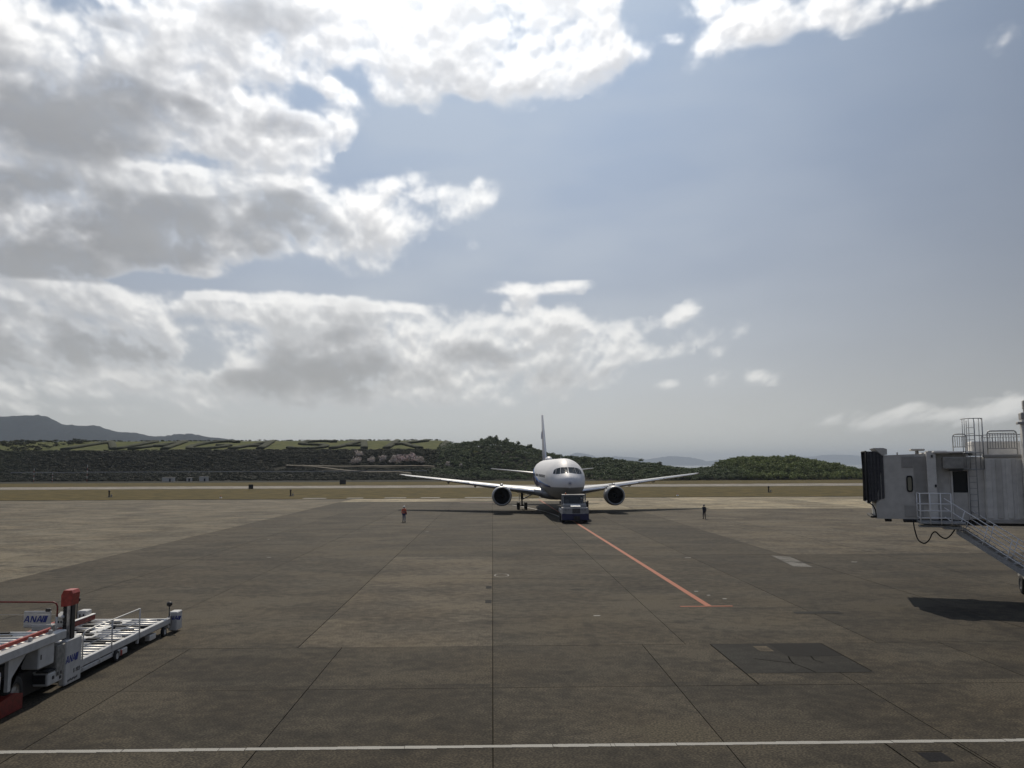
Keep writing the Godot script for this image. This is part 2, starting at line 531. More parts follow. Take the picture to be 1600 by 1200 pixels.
	turned.blit_rect(im, Rect2i(0, 0, W / 2, H), Vector2i(W / 2, 0))
	return ImageTexture.create_from_image(turned)


func make_camera_and_light():
	var cam := Camera3D.new()
	cam.name = "camera"
	add_child(cam)
	cam.position = Vector3(0, 6.6, 0)
	cam.rotation_order = EULER_ORDER_YXZ
	cam.rotation_degrees = Vector3(5.46, -1.33, -0.25)
	cam.fov = 48.24
	cam.near = 0.2
	cam.far = 60000.0
	cam.current = true
	var we := WorldEnvironment.new()
	we.name = "world_environment"
	var e := Environment.new()
	e.background_mode = Environment.BG_SKY
	var sky := Sky.new()
	var pm := PanoramaSkyMaterial.new()
	pm.panorama = make_sky()
	sky.sky_material = pm
	e.sky = sky
	e.tonemap_mode = Environment.TONE_MAPPER_LINEAR
	e.tonemap_exposure = 1.08
	e.ssao_enabled = true
	e.ssil_enabled = true
	e.sdfgi_enabled = true
	e.fog_enabled = FOG > 0.0
	e.fog_density = FOG
	e.fog_light_color = Color(0.79, 0.84, 0.90)
	we.environment = e
	add_child(we)
	var sun := DirectionalLight3D.new()
	sun.name = "sun"
	sun.light_energy = 1.0
	sun.light_color = Color(1.0, 0.955, 0.88)
	sun.light_angular_distance = 0.7
	sun.shadow_enabled = true
	sun.sky_mode = DirectionalLight3D.SKY_MODE_LIGHT_ONLY
	add_child(sun)
	var a := deg_to_rad(SUN_AZ)
	var h := deg_to_rad(SUN_EL)
	var to_sun := Vector3(sin(a) * cos(h), sin(h), -cos(a) * cos(h))
	sun.basis = Basis.looking_at(-to_sun, Vector3.UP)


const FOG := 0.00008


# ------------------------------------------------------------------ ground, apron, field
func stain_map() -> ImageTexture:
	# wear of the pavement over 128 m square: tyre streaks, washed-out patches, oil; multiplied on the slabs
	var n := 1024
	var im := Image.create_empty(n, n, false, Image.FORMAT_RGB8)
	var a := noise(FastNoiseLite.TYPE_SIMPLEX_SMOOTH, 0.012, 5, 31)
	var b := noise(FastNoiseLite.TYPE_SIMPLEX_SMOOTH, 0.05, 4, 32)
	var c := noise(FastNoiseLite.TYPE_SIMPLEX_SMOOTH, 0.02, 3, 33)
	var fine := noise(FastNoiseLite.TYPE_SIMPLEX_SMOOTH, 0.22, 3, 34)
	var data := PackedByteArray()
	data.resize(n * n * 3)
	for y in n:
		for x in n:
			# seamless by blending the two ends
			var v := 0.84 + 0.20 * a.get_noise_2d(x * 0.8, y) + 0.16 * b.get_noise_2d(x * 0.55, y * 0.9)
			var worn := smoothstep(0.12, 0.42, c.get_noise_2d(x * 0.7, y * 1.1) + 0.4 * b.get_noise_2d(x * 2.0, y * 3.0))
			v += 0.17 * worn + 0.24 * fine.get_noise_2d(x, y)
			var tone := 0.5 + 0.5 * c.get_noise_2d(x + 500, y + 90)
			v = clampf(v, 0.42, 1.0)
			var i := (y * n + x) * 3
			data[i] = int(255.0 * clampf(v * (0.98 + 0.05 * tone), 0.0, 1.0))
			data[i + 1] = int(255.0 * clampf(v * 0.985, 0.0, 1.0))
			data[i + 2] = int(255.0 * clampf(v * (0.985 - 0.07 * tone), 0.0, 1.0))
	im.set_data(n, n, false, Image.FORMAT_RGB8, data)
	rng.seed = 401
	# tyre streaks and drips
	for s in 150:
		var along := rng.randf() < 0.5
		var x := rng.randf_range(0, n)
		var y := rng.randf_range(0, n)
		var ln := rng.randf_range(20, 170)
		var dark := rng.randf() < 0.62
		var ang := (PI / 2 if along else 0.0) + rng.randf_range(-0.16, 0.16)
		var bend := rng.randf_range(-0.004, 0.004)
		var st := rng.randf_range(0.06, 0.2)
		var wd := rng.randi_range(1, 4)
		for q in int(ln):
			ang += bend
			x += cos(ang)
			y += sin(ang)
			var f := st * sin(PI * q / ln)
			for w in wd:
				var px := wrapi(int(x) + (w if along else 0), 0, n)
				var py := wrapi(int(y) + (0 if along else w), 0, n)
				var p := im.get_pixel(px, py)
				im.set_pixel(px, py, p * (1.0 - f) if dark else p.lerp(Color(1, 0.98, 0.95), f))
	for s in 90:
		var x := rng.randf_range(0, n)
		var y := rng.randf_range(0, n)
		var r := rng.randf_range(1.0, 7.0)
		var f := rng.randf_range(0.1, 0.4)
		for dy in range(-8, 9):
			for dx in range(-8, 9):
				var g := 1.0 - sqrt(dx * dx + dy * dy) / r
				if g > 0.0:
					var px := wrapi(int(x) + dx, 0, n)
					var py := wrapi(int(y) + dy, 0, n)
					im.set_pixel(px, py, im.get_pixel(px, py) * (1.0 - f * minf(1.0, g * 1.6)))
	return ImageTexture.create_from_image(im)


func pavement(name: String, c: Color, rough := 0.9) -> StandardMaterial3D:
	var m := mat(name, c, rough, 0.0, T.speck, 0.15)
	m.detail_enabled = true
	m.detail_blend_mode = BaseMaterial3D.BLEND_MODE_MUL
	m.detail_albedo = T.stain
	m.detail_uv_layer = BaseMaterial3D.DETAIL_UV_2
	m.uv2_triplanar = true
	m.uv2_world_triplanar = true
	m.uv2_scale = Vector3.ONE / 128.0
	m.uv2_offset = Vector3(0.37, 0.0, 0.21)
	m.heightmap_enabled = false
	m.metallic_specular = 0.3
	return m


func sheet(x0: float, z0: float, x1: float, z1: float, y: float) -> ArrayMesh:
	var b := Mb.new()
	b.quad(Vector3(x0, y, z0), Vector3(x1, y, z0), Vector3(x1, y, z1), Vector3(x0, y, z1))
	return b.done()


func make_ground():
	T.stain = stain_map()
	var soil := mat("soil", lin(0.06, 0.05, 0.04), 0.95, 0.0, T.grunge, 0.1)
	kind(put("ground", sheet(-2400, 60, 2400, -1500, -0.6), soil), "structure", "bare dark soil under the airfield", "ground")
	var sea := mat("sea", lin(0.03, 0.045, 0.055), 0.22)
	kind(put("water", sheet(-26000, -1490, 26000, -26000, -1.6), sea), "structure", "distant sheet of grey sea beyond the airfield", "sea")
	# apron: concrete slabs with open joints over a dark bed
	var apron := Node3D.new()
	apron.name = "apron"
	add_child(apron)
	kind(apron, "structure", "wide concrete apron of jointed slabs in front of the terminal", "apron")
	var jm := mat("joint", lin(0.016, 0.014, 0.011), 1.0)
	jm.specular_mode = BaseMaterial3D.SPECULAR_DISABLED
	put("joint_filler", sheet(-400, 40, 400, -178.0, -0.03), jm, apron)
	var tones := []
	rng.seed = 55
	for i in 7:
		var v := 0.080 + 0.0050 * (i - 3)
		tones.append(pavement("asphalt_tone_%d" % i, lin(v * 1.12, v * 0.97, v * 0.71)))
	var pale := []
	for i in 4:
		var v := 0.20 + 0.014 * (i - 1.5)
		pale.append(pavement("concrete_tone_%d" % i, lin(v * 1.10, v * 0.98, v * 0.75)))
	var mids := []
	for i in 3:
		var v := 0.145 + 0.010 * (i - 1)
		mids.append(pavement("worn_tone_%d" % i, lin(v * 1.13, v * 0.98, v * 0.74)))
	var warm := []
	for i in 4:
		var v := 0.40 + 0.06 * (i - 1.5)
		warm.append(pavement("warm_concrete_%d" % i, lin(v * 1.10, v * 0.98, v * 0.72)))
	var gap := 0.026
	var rows := [-3.0, -9.0, -15.0, -21.02, -26.4, -32.4]
	for r in rows.size() - 1:
		var dz: float = rows[r] - rows[r + 1]
		var bm := BoxMesh.new()
		bm.size = Vector3(5.53 - gap, 0.24, dz - gap)
		for k in range(-8, 8):
			var o := put("slab", bm, tones[rng.randi() % 4], apron)
			o.position = Vector3((k + 0.5) * 5.53, -0.12 - rng.randf() * 0.004, (rows[r] + rows[r + 1]) / 2)
	var far_rows := [-32.4, -64.0, -96.0, -130.0, -163.0, -178.0]
	for r in far_rows.size() - 1:
		var dz: float = far_rows[r] - far_rows[r + 1]
		var bm := BoxMesh.new()
		bm.size = Vector3(7.15 - gap, 0.24, dz - gap)
		for k in range(-18, 18):
			var m: Material = tones[2 + rng.randi() % 5]
			var pale_from: int = -4
			if k < pale_from:
				m = pale[rng.randi() % 4]
			elif r == 4 or (r == 3 and k >= 2):
				m = warm[rng.randi() % 4]
			elif k >= 3 and r >= 1:
				m = mids[rng.randi() % 2]
			elif k >= 2 and r == 0:
				m = tones[rng.randi() % 2]
			elif k == -1 and r == 0:
				m = mids[0]
			var o := put("slab", bm, m, apron)
			o.position = Vector3((k + 0.5) * 7.15, -0.12 - rng.randf() * 0.005, (far_rows[r] + far_rows[r + 1]) / 2)
	# beyond the slabs at both sides the concrete runs on
	put("outer_concrete", sheet(-620, 0, -128.75, -178.0, -0.004), pale[1], apron)
	put("outer_concrete", sheet(128.75, 0, 620, -178.0, -0.004), warm[1], apron)
	# repairs
	var dark := pavement("patch_dark", lin(0.031, 0.031, 0.028))
	var darker := pavement("patch_black", lin(0.007, 0.007, 0.007))
	var light := pavement("patch_light", lin(0.24, 0.24, 0.235))
	put("repair_patch", sheet(8.05, -27.85, 12.15, -32.36, 0.004), dark, apron)
	put("repair_patch", sheet(10.2, -30.2, 12.14, -32.35, 0.008), darker, apron)
	put("repair_patch", sheet(9.5, -31.0, 10.0, -31.9, 0.008), mids[2], apron)
	var b := Mb.new()
	b.quad(Vector3(19.63, 0.004, -56.4), Vector3(20.73, 0.004, -56.0), Vector3(21.45, 0.004, -62.2), Vector3(20.37, 0.004, -63.2))
	obj("repair_patch", b, light, apron)
	put("repair_patch", sheet(-0.36, -42.3, -0.05, -43.3, 0.004), darker, apron)
	put("repair_patch", sheet(-0.36, -47.3, -0.05, -48.3, 0.004), darker, apron)
	put("repair_patch", sheet(13.5, -38.6, 15.6, -39.2, 0.004), dark, apron)
	# cracks in the dark patch
	var ck := mat("crack", lin(0.006, 0.006, 0.005), 1.0)
	ck.specular_mode = BaseMaterial3D.SPECULAR_DISABLED
	for line in [[Vector2(9.3, -20.9), Vector2(9.3, -19.05)], [Vector2(9.3, -19.05), Vector2(10.95, -19.05)], [Vector2(10.95, -19.05), Vector2(10.95, -20.9)], [Vector2(8.04, -32.3), Vector2(8.04, -26.5)], [Vector2(9.66, -20.26), Vector2(10.36, -20.26)], [Vector2(12.16, -32.3), Vector2(12.16, -28.0)]]:
		obj("cut_joint", strip(line, 0.03, 0.007), ck, apron)
	for line in [[Vector2(10.25, -30.3), Vector2(10.1, -29.7), Vector2(10.02, -29.1), Vector2(10.2, -28.5), Vector2(10.3, -27.9)], [Vector2(8.95, -29.9), Vector2(9.5, -29.5), Vector2(10.0, -29.2)], [Vector2(11.0, -30.2), Vector2(10.9, -29.6), Vector2(11.05, -29.2)]]:
		obj("crack", strip(line, 0.035, 0.007), ck, apron)
	# a small steel cover near the window, with its cut frame
	var cov := mat("cover_steel", lin(0.024, 0.024, 0.026), 0.9, 0.0, T.grunge, 2.0)
	cov.metallic_specular = 0.15
	put("frame_cut", sheet(9.3, -19.05, 10.95, -20.36, 0.004), tones[1], apron)
	put("drain_cover", sheet(9.72, -19.6, 10.3, -20.2, 0.010), cov, apron)
	# painted marks
	var worn_white := mat("worn_white", lin(0.42, 0.41, 0.375), 0.8, 0.0, T.speck, 0.9)
	var orange := mat("orange_line", lin(0.42, 0.10, 0.028), 0.8, 0.0, T.speck, 1.0)
	var pale_orange := mat("faded_orange", lin(0.40, 0.20, 0.13), 0.65, 0.0, T.speck, 1.0)
	rng.seed = 77
	var wl := Mb.new()
	var x := -60.0
	while x < 60.0:
		# the white line is chipped along its edges
		var ln := rng.randf_range(0.08, 0.7)
		var e0 := rng.randf_range(-0.014, 0.014)
		var e1 := rng.randf_range(-0.014, 0.014)
		wl.quad(Vector3(x, 0.005, -20.92 + e0), Vector3(x + ln, 0.005, -20.90 + e0), Vector3(x + ln, 0.005, -21.10 + e1), Vector3(x, 0.005, -21.11 + e1))
		x += ln + (rng.randf_range(0.004, 0.02) if rng.randf() < 0.2 else 0.0)
	obj("white_line", wl, worn_white, apron)
	obj("orange_guide_line", strip([Vector2(10.16, -41.0), Vector2(9.95, -70.0), Vector2(9.62, -112.0), Vector2(9.3, -150.0), Vector2(9.2, -170)], 0.30, 0.005), orange, apron)
	put("orange_stop_bar", sheet(8.8, -40.78, 11.28, -40.98, 0.006), orange, apron)
	# faded guide line that curves off to the left behind the tug
	var arc := []
	for i in 15:
		var t := i / 14.0
		arc.append(Vector2(8.9 - 5.5 * t * t, -105.0 - 42.0 * t))
	obj("faded_line", strip(arc, 0.35, 0.005), mat("faded_white", lin(0.3, 0.29, 0.27), 0.7, 0.0, T.speck, 1.0), apron)
	for s in [-1, 1]:
		var a2 := []
		for i in 9:
			var t := i / 8.0
			a2.append(Vector2(9.2 + s * (8.0 + 7.0 * t), -158.0 - 6.0 * t * (1.0 - t) * s))
		obj("faded_orange_curve", strip(a2, 0.5, 0.005), pale_orange, apron)
	# a small white ring and scattered marks
	var ring := []
	for i in 25:
		var t := TAU * i / 24.0
		ring.append(Vector2(0.55 + 0.42 * cos(t), -52.9 + 0.75 * sin(t)))
	obj("white_ring_mark", strip(ring, 0.05, 0.005), M.faded_white, apron)
	for p in [Vector2(4.6, -38.5), Vector2(11.0, -44.2), Vector2(11.5, -43.0), Vector2(10.7, -45.6), Vector2(-16.4, -64.2), Vector2(-20.5, -80), Vector2(14.0, -62.0), Vector2(24.6, -58.6), Vector2(-6.6, -88)]:
		var w := rng.randf_range(0.12, 0.5)
		put("paint_fleck", sheet(p.x - w / 2, p.y, p.x + w / 2, p.y - 0.16, 0.005), worn_white, apron)
	# the field: dry grass, runway, grass again
	var dry := mat("dry_grass", lin(0.20, 0.14, 0.066), 0.95, 0.0, noise_tex(0.02, 5, 41, Color(0.62, 0.66, 0.6), Color(1, 0.98, 0.92), 512), 0.02)
	dry.detail_enabled = true
	dry.detail_blend_mode = BaseMaterial3D.BLEND_MODE_MUL
	dry.detail_albedo = noise_tex(0.06, 4, 42, Color(0.6, 0.66, 0.5), Color(1, 1, 1), 512)
	dry.detail_uv_layer = BaseMaterial3D.DETAIL_UV_2
	dry.uv2_triplanar = true
	dry.uv2_world_triplanar = true
	dry.uv2_scale = Vector3.ONE * 0.11
	dry.metallic_specular = 0.2
	kind(put("grass_field", sheet(-900, -178.0, 900, -264.0, 0.05), dry), "stuff", "strip of dry tan grass between apron and runway", "grass")
	kind(put("grass_verge", sheet(-900, -302.0, 900, -372.0, 0.05), dry), "stuff", "band of dry grass beyond the runway below the hill", "grass")
	var rw := pavement("runway_concrete", lin(0.42, 0.40, 0.37))
	var run := put("runway", sheet(-900, -264.0, 900, -302.0, 0.02), rw)
	kind(run, "structure", "pale runway strip across the airfield", "runway")
	var asph := pavement("runway_edge", lin(0.09, 0.088, 0.08))
	put("runway_edge", sheet(-900, -264.0, 900, -268.5, 0.024), asph, run)
	# white bars painted at the grass edge
	for bx in [[-33.5, -28.7], [-24.4, -21.0], [-16.6, -12.0], [-9.0, -5.0], [0.2, 6.0], [9.2, 12.9], [15.8, 20.6], [23.2, 24.8]]:
		put("white_bar", sheet(bx[0] - 6.0, -180.2, bx[1] - 6.0, -182.6, 0.066), worn_white, run)
	# kerb where apron meets grass
	var kb := Mb.new()
	kb.box(Vector3(0, 0.01, -178.15), Vector3(1200, 0.10, 0.28))
	kind(obj("kerb", kb, darker), "structure", "low dark edge where the apron meets the grass", "kerb")


func strip(line: Array, w: float, y: float) -> Mb:
	var b := Mb.new()
	var l := []
	var r := []
	for i in line.size():
		var d: Vector2 = (line[mini(i + 1, line.size() - 1)] - line[maxi(i - 1, 0)]).normalized()
		var n := Vector2(-d.y, d.x) * w / 2
		l.append(Vector3(line[i].x + n.x, y, line[i].y + n.y))
		r.append(Vector3(line[i].x - n.x, y, line[i].y - n.y))
	for i in line.size() - 1:
		var n: Vector3 = (r[i] - l[i]).cross(l[i + 1] - l[i])
		if n.y > 0:
			b.quad(l[i], r[i], r[i + 1], l[i + 1])
		else:
			b.quad(l[i], l[i + 1], r[i + 1], r[i])
	return b


# ------------------------------------------------------------------ hills
func profile(pts: Array, x: float) -> float:
	if x <= pts[0][0]:
		return pts[0][1]
	for i in pts.size() - 1:
		if x <= pts[i + 1][0]:
			var t: float = (x - pts[i][0]) / (pts[i + 1][0] - pts[i][0])
			return lerpf(pts[i][1], pts[i + 1][1], t)
	return pts[-1][1]


# tops of the wood right of the letters: [x, height above the field] at its own ridge depth
const WOOD_TOP := [[-40, 21.0], [-10, 22.8], [0, 24.0], [12, 21.3], [23, 18.6], [31, 15.8], [42, 13.2], [50, 12.2], [60, 11.6], [68, 9.8], [78, 8.6], [88, 6.8], [97, 6.2], [107, 6.4], [112, 8.6], [118, 9.8], [125, 10.3], [143, 10.2], [152, 9.2], [160, 7.2], [166, 5.6], [173, 3.4], [190, 2.4], [230, 2.0], [300, 3.0]]
const LETTER_NEAR := -476.0
const LETTER_FAR := -548.0

var hill_noise: FastNoiseLite


func hill_height(x: float, z: float) -> float:
	# embankment and letter field at the left
	var h := 0.0
	var d := -z
	if d < 405.0:
		h = 0.3 * smoothstep(372.0, 405.0, d)
	elif d < 420.0:
		h = lerpf(0.3, 3.0, (d - 405.0) / 15.0)
	elif d < 426.0:
		h = 3.0
	elif d < 474.0:
		h = lerpf(3.0, 15.6, smoothstep(426.0, 474.0, d) * 0.4 + 0.6 * (d - 426.0) / 48.0)
	elif d < 550.0:
		h = lerpf(15.6, 23.2, (d - 474.0) / 76.0)
	else:
		h = 23.2 - 0.05 * (d - 550.0)
	h += 0.5 * hill_noise.get_noise_2d(x * 0.6, z) * smoothstep(380.0, 440.0, d) * (1.0 - smoothstep(468.0, 476.0, d) * 0.75)
	# the wood at the right: its ground lies four to six metres below the tree tops
	var top := profile(WOOD_TOP, x)
	var ridge := lerpf(500.0, 410.0, smoothstep(30.0, 75.0, x))
	var foot := lerpf(425.0, 371.0, smoothstep(10.0, 70.0, x))
	var wood := maxf(0.0, top - 5.0) * smoothstep(foot, ridge, d)
	if d > ridge:
		wood *= 1.0 - 0.5 * smoothstep(ridge, ridge + 90.0, d)
	wood += 0.8 * hill_noise.get_noise_2d(x * 2.0, z * 2.0) * smoothstep(foot, ridge, d)
	return lerpf(h, wood, smoothstep(-34.0, -2.0, x))


func make_hills():
	hill_noise = noise(FastNoiseLite.TYPE_SIMPLEX_SMOOTH, 0.03, 4, 91)
	var gx := 180
	var gz := 70
	var grass := Mb.new(true)
	var dark := Mb.new(true)
	var x0 := -520.0
	var x1 := 420.0
	var vz := []
	for j in gz + 1:
		vz.append(-372.0 - 330.0 * pow(j / float(gz), 1.35))
	for i in gx:
		var xa := lerpf(x0, x1, i / float(gx))
		var xb := lerpf(x0, x1, (i + 1) / float(gx))
		for j in gz:
			var za: float = vz[j]
			var zb: float = vz[j + 1]
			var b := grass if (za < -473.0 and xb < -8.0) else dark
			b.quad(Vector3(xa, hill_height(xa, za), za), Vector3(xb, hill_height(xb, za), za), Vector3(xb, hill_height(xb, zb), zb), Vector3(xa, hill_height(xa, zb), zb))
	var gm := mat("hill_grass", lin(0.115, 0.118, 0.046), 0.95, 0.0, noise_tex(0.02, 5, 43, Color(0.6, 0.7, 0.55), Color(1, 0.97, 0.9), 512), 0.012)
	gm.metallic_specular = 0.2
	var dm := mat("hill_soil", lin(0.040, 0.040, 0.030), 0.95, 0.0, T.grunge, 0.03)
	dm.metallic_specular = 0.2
	var hill := Node3D.new()
	hill.name = "hill"
	add_child(hill)
	kind(hill, "structure", "long low hill with grassy top and dark overgrown bank", "hill")
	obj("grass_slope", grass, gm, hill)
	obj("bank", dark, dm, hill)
	# service road on the bank and a pale ledge
	var rd := mat("dirt_road", lin(0.12, 0.10, 0.065), 0.9, 0.0, T.grunge, 0.2)
	for road in [[[-105, -441], [-90, -440], [-70, -439.5], [-40, -439], [-28, -439]], [[-97, -441], [-84, -436], [-70, -430], [-58, -425], [-48, -421], [-38, -416]]]:
		var pts := []
		for k in road.size() - 1:
			for q in 8:
				pts.append(Vector2(road[k][0], road[k][1]).lerp(Vector2(road[k + 1][0], road[k + 1][1]), q / 8.0))
		var b := Mb.new()
		for k in pts.size() - 1:
			var p: Vector2 = pts[k]
			var q: Vector2 = pts[k + 1]
			b.quad(Vector3(p.x, hill_height(p.x, p.y) + 0.9, p.y + 1.2), Vector3(q.x, hill_height(q.x, q.y) + 0.9, q.y + 1.2), Vector3(q.x, hill_height(q.x, q.y) + 1.2, q.y - 1.2), Vector3(p.x, hill_height(p.x, p.y) + 1.2, p.y - 1.2))
		obj("dirt_road", b, rd, hill)
	# far mountains
	var mm := mat("far_mountain", lin(0.028, 0.038, 0.045), 0.95, 0.0, T.grunge, 0.004)
	mm.metallic_specular = 0.1
	mountain("mountain", [[-4200, 150], [-3600, 200], [-2940, 232], [-2746, 262], [-2551, 276], [-2453, 279], [-2354, 282], [-2305, 272], [-2221, 232], [-2122, 228], [-2057, 228], [-1957, 198], [-1841, 187], [-1775, 171], [-1686, 170], [-1627, 180], [-1561, 183], [-1461, 163], [-1362, 156], [-1322, 149], [-1162, 89], [-900, 30], [-700, 0]], 4500.0, 900.0, mm, "blue grey mountain ridge behind the left end of the hill", 5.0)
	mountain("mountain", [[1050, 60], [1418, 100], [2046, 332], [2282, 300], [2672, 189], [2986, 234], [3458, 201], [3771, 153], [4324, 230], [4560, 228], [4953, 180], [5344, 68], [5662, 0]], 21000.0, 1600.0, mm, "pale hazy hills across the bay behind the airliner nose", 9.0)
	mountain("mountain", [[5100, 0], [5662, 114], [6138, 159], [7088, 171], [7646, 246], [7962, 230], [8360, 213], [8679, 258], [8998, 273], [9476, 255], [10268, 158], [11541, 57], [13784, 16], [15750, 0]], 22500.0, 1600.0, mm, "pale hazy hills at the far right behind the boarding bridge", 9.0)


func mountain(called: String, pts: Array, dist: float, depth: float, m: Material, label: String, rough: float):
	var n := noise(FastNoiseLite.TYPE_SIMPLEX, 1.0, 4, 12)
	var b := Mb.new(true)
	var cols := 220
	var rows := 8
	var ring := []
	for i in cols + 1:
		var x := lerpf(pts[0][0], pts[-1][0], i / float(cols))
		var top := profile(pts, x)
		var col := []
		for j in rows * 2 + 1:
			var t := (j - rows) / float(rows)
			var w := 1.0 - absf(t)
			var y := top * (w * w * (3.0 - 2.0 * w)) + rough * n.get_noise_2d(x * 0.012 * 4500.0 / dist * 3.0, t * 4.0) * (1.0 if j == rows else 2.5) * w * minf(1.0, top / 40.0)
			col.append(Vector3(x * (1.0 + t * depth / dist * (-0.2)), y - 3.0, -dist - t * depth * -1.0 - (0.0)))
		ring.append(col)
	b.loft(ring, false)
	kind(obj(called, b, m), "structure", label, "mountain")


# ------------------------------------------------------------------ plants
func leaf_clump(sd: int, leaves: int, size: float, flat := 0.75, hang := 0.0) -> ArrayMesh:
	# a loose ball of leaf-sized faces about one metre in radius
	rng.seed = sd
	var st := SurfaceTool.new()
	st.begin(Mesh.PRIMITIVE_TRIANGLES)
	var lobes := []
	for i in 7:
		lobes.append([Vector3(rng.randf_range(-0.6, 0.6), rng.randf_range(-0.2, 0.6) * flat, rng.randf_range(-0.6, 0.6)), rng.randf_range(0.3, 0.6)])
	for i in leaves:
		var lb: Array = lobes[rng.randi() % 7]
		var d := Vector3(rng.randfn(), rng.randfn(), rng.randfn()).normalized()
		var c: Vector3 = lb[0] + d * lb[1] * (0.55 + 0.45 * sqrt(rng.randf())) * Vector3(1, flat, 1)
		c.y -= hang * rng.randf()
		var n := (d + Vector3(rng.randfn(), rng.randfn() + 0.7, rng.randfn()) * 0.6).normalized()
		var u := n.cross(Vector3(rng.randfn(), rng.randfn(), rng.randfn())).normalized()
		var v := n.cross(u)
		var s := size * rng.randf_range(0.6, 1.3)
		var tone := rng.randf_range(0.75, 1.15)
		st.set_color(Color(tone, tone * rng.randf_range(0.95, 1.05), tone))
		st.set_normal(n)
		st.add_vertex(c - u * s)
		st.add_vertex(c + v * s * 0.55)
		st.add_vertex(c + u * s)
		st.add_vertex(c - u * s)
		st.add_vertex(c + u * s)
		st.add_vertex(c - v * s * 0.55)
	return st.commit()


var clumps := []
var blossom_clumps := []


func scatter(called: String, places: Array, label: String, category: String):
	# places: [position, scale, colour]; three leaf meshes in turn
	var by := [[], [], []]
	for i in places.size():
		by[i % 3].append(places[i])
	var o := Node3D.new()
	o.name = called
	add_child(o)
	kind(o, "stuff", label, category)
	for k in 3:
		var mmi := MultiMeshInstance3D.new()
		mmi.name = "leaves" if k == 0 else "leaves_%03d" % k
		var mm := MultiMesh.new()
		mm.transform_format = MultiMesh.TRANSFORM_3D
		mm.use_colors = true
		mm.mesh = clumps[k]
		mm.instance_count = by[k].size()
		for i in by[k].size():
			var p: Array = by[k][i]
			var bs := Basis(Vector3.UP, rng.randf() * TAU).scaled(p[1])
			mm.set_instance_transform(i, Transform3D(bs, p[0]))
			mm.set_instance_color(i, p[2])
		mmi.multimesh = mm
		mmi.material_override = M.foliage
		kind(mmi, "stuff")
		o.add_child(mmi)


func make_plants():
	for k in 3:
		clumps.append(leaf_clump(600 + k, 150, 0.17))
	rng.seed = 900
	var tone_n := noise(FastNoiseLite.TYPE_SIMPLEX_SMOOTH, 0.025, 3, 95)
	# dark scrub on the bank
	var list := []
	for i in 15000:
		var x := rng.randf_range(-430.0, 0.0)
		var d := rng.randf_range(404.0, 474.0)
		if d > 421.0 and d < 426.5 and rng.randf() < 0.85:
			continue
		if x > -110.0 and x < -28.0 and d > 436.0 and d < 442.5:
			continue
		if x > -97.0 and x < -38.0 and absf(d - lerpf(441.0, 416.0, (x + 97.0) / 59.0)) < 3.4:
			continue
		var s := rng.randf_range(0.7, 1.25)
		var g := 0.056 + 0.018 * tone_n.get_noise_2d(x, d * 2.0) + rng.randf_range(-0.004, 0.006)
		var green := smoothstep(-215.0, -260.0, x) * 0.5 + smoothstep(-60.0, -30.0, x) * 0.5
		var c := Color(g * 1.05, g * (1.08 + 0.25 * green), g * (1.0 - 0.3 * green))
		list.append([Vector3(x, hill_height(x, -d) + s * 0.35, -d), Vector3(s * 1.4, s * 0.8, s * 1.3), c])
	scatter("bank_undergrowth", list, "dark scrub covering the bank below the letters", "undergrowth")
	# the wood to the right of the letters
	list = []
	for i in 11500:
		var x := rng.randf_range(-30.0, 330.0)
		if x > 190.0 and rng.randf() < 0.6:
			continue
		var ridge := lerpf(505.0, 415.0, smoothstep(30.0, 75.0, x))
		var foot := lerpf(412.0, 369.0, smoothstep(-20.0, 60.0, x))
		var d := lerpf(foot, ridge + 14.0, pow(rng.randf(), 0.8))
		var h := hill_height(x, -d)
		var bamboo := smoothstep(104.0, 116.0, x) * (1.0 - smoothstep(160.0, 172.0, x))
		var ht := rng.randf_range(0.4, 1.0)
		var high := lerpf(3.4, 4.6, bamboo) * minf(1.0, 0.35 + (d - foot) / 22.0)
		if x > 170:
			high *= 0.45
		high *= 0.15 + 0.85 * smoothstep(-30.0, -6.0, x)
		var s := rng.randf_range(0.9, 1.7)
		var g := 0.105 + 0.040 * tone_n.get_noise_2d(x * 3.0, d * 3.0) + rng.randf_range(-0.008, 0.010)
		var c := Color(g * (1.8 + 1.1 * bamboo), g * (2.0 + 1.0 * bamboo), g * (1.35 + 0.2 * bamboo))
		list.append([Vector3(x, h + high * ht, -d), Vector3(s, s * (0.85 + 0.5 * bamboo), s), c])
	scatter("woodland", list, "dark mixed wood and bamboo along the far field edge", "woodland")
	# shrubs along the crest behind the letters
	list = []
	for i in 420:
		var x := rng.randf_range(-430.0, -8.0)
		var s := rng.randf_range(0.35, 0.9)
		list.append([Vector3(x, hill_height(x, -551.0) + s * 0.4, -551.0 - rng.randf() * 5.0), Vector3(s * 1.6, s, s * 1.6), Color(0.045, 0.052, 0.026)])
	for i in 800:
		var x := rng.randf_range(-470.0, -250.0)
		var d := rng.randf_range(470.0, 552.0)
		if x > -285.0 and rng.randf() < 0.6:
			continue
		var s := rng.randf_range(0.7, 1.8)
		var g := rng.randf_range(0.035, 0.06)
		list.append([Vector3(x, hill_height(x, -d) + s * 0.4, -d), Vector3(s * 1.5, s, s * 1.5), Color(g, g * 1.12, g * 0.6)])
	scatter("crest_scrub", list, "low scrub along the crest of the grassy hill", "scrub")
	make_trees()
	make_letters()


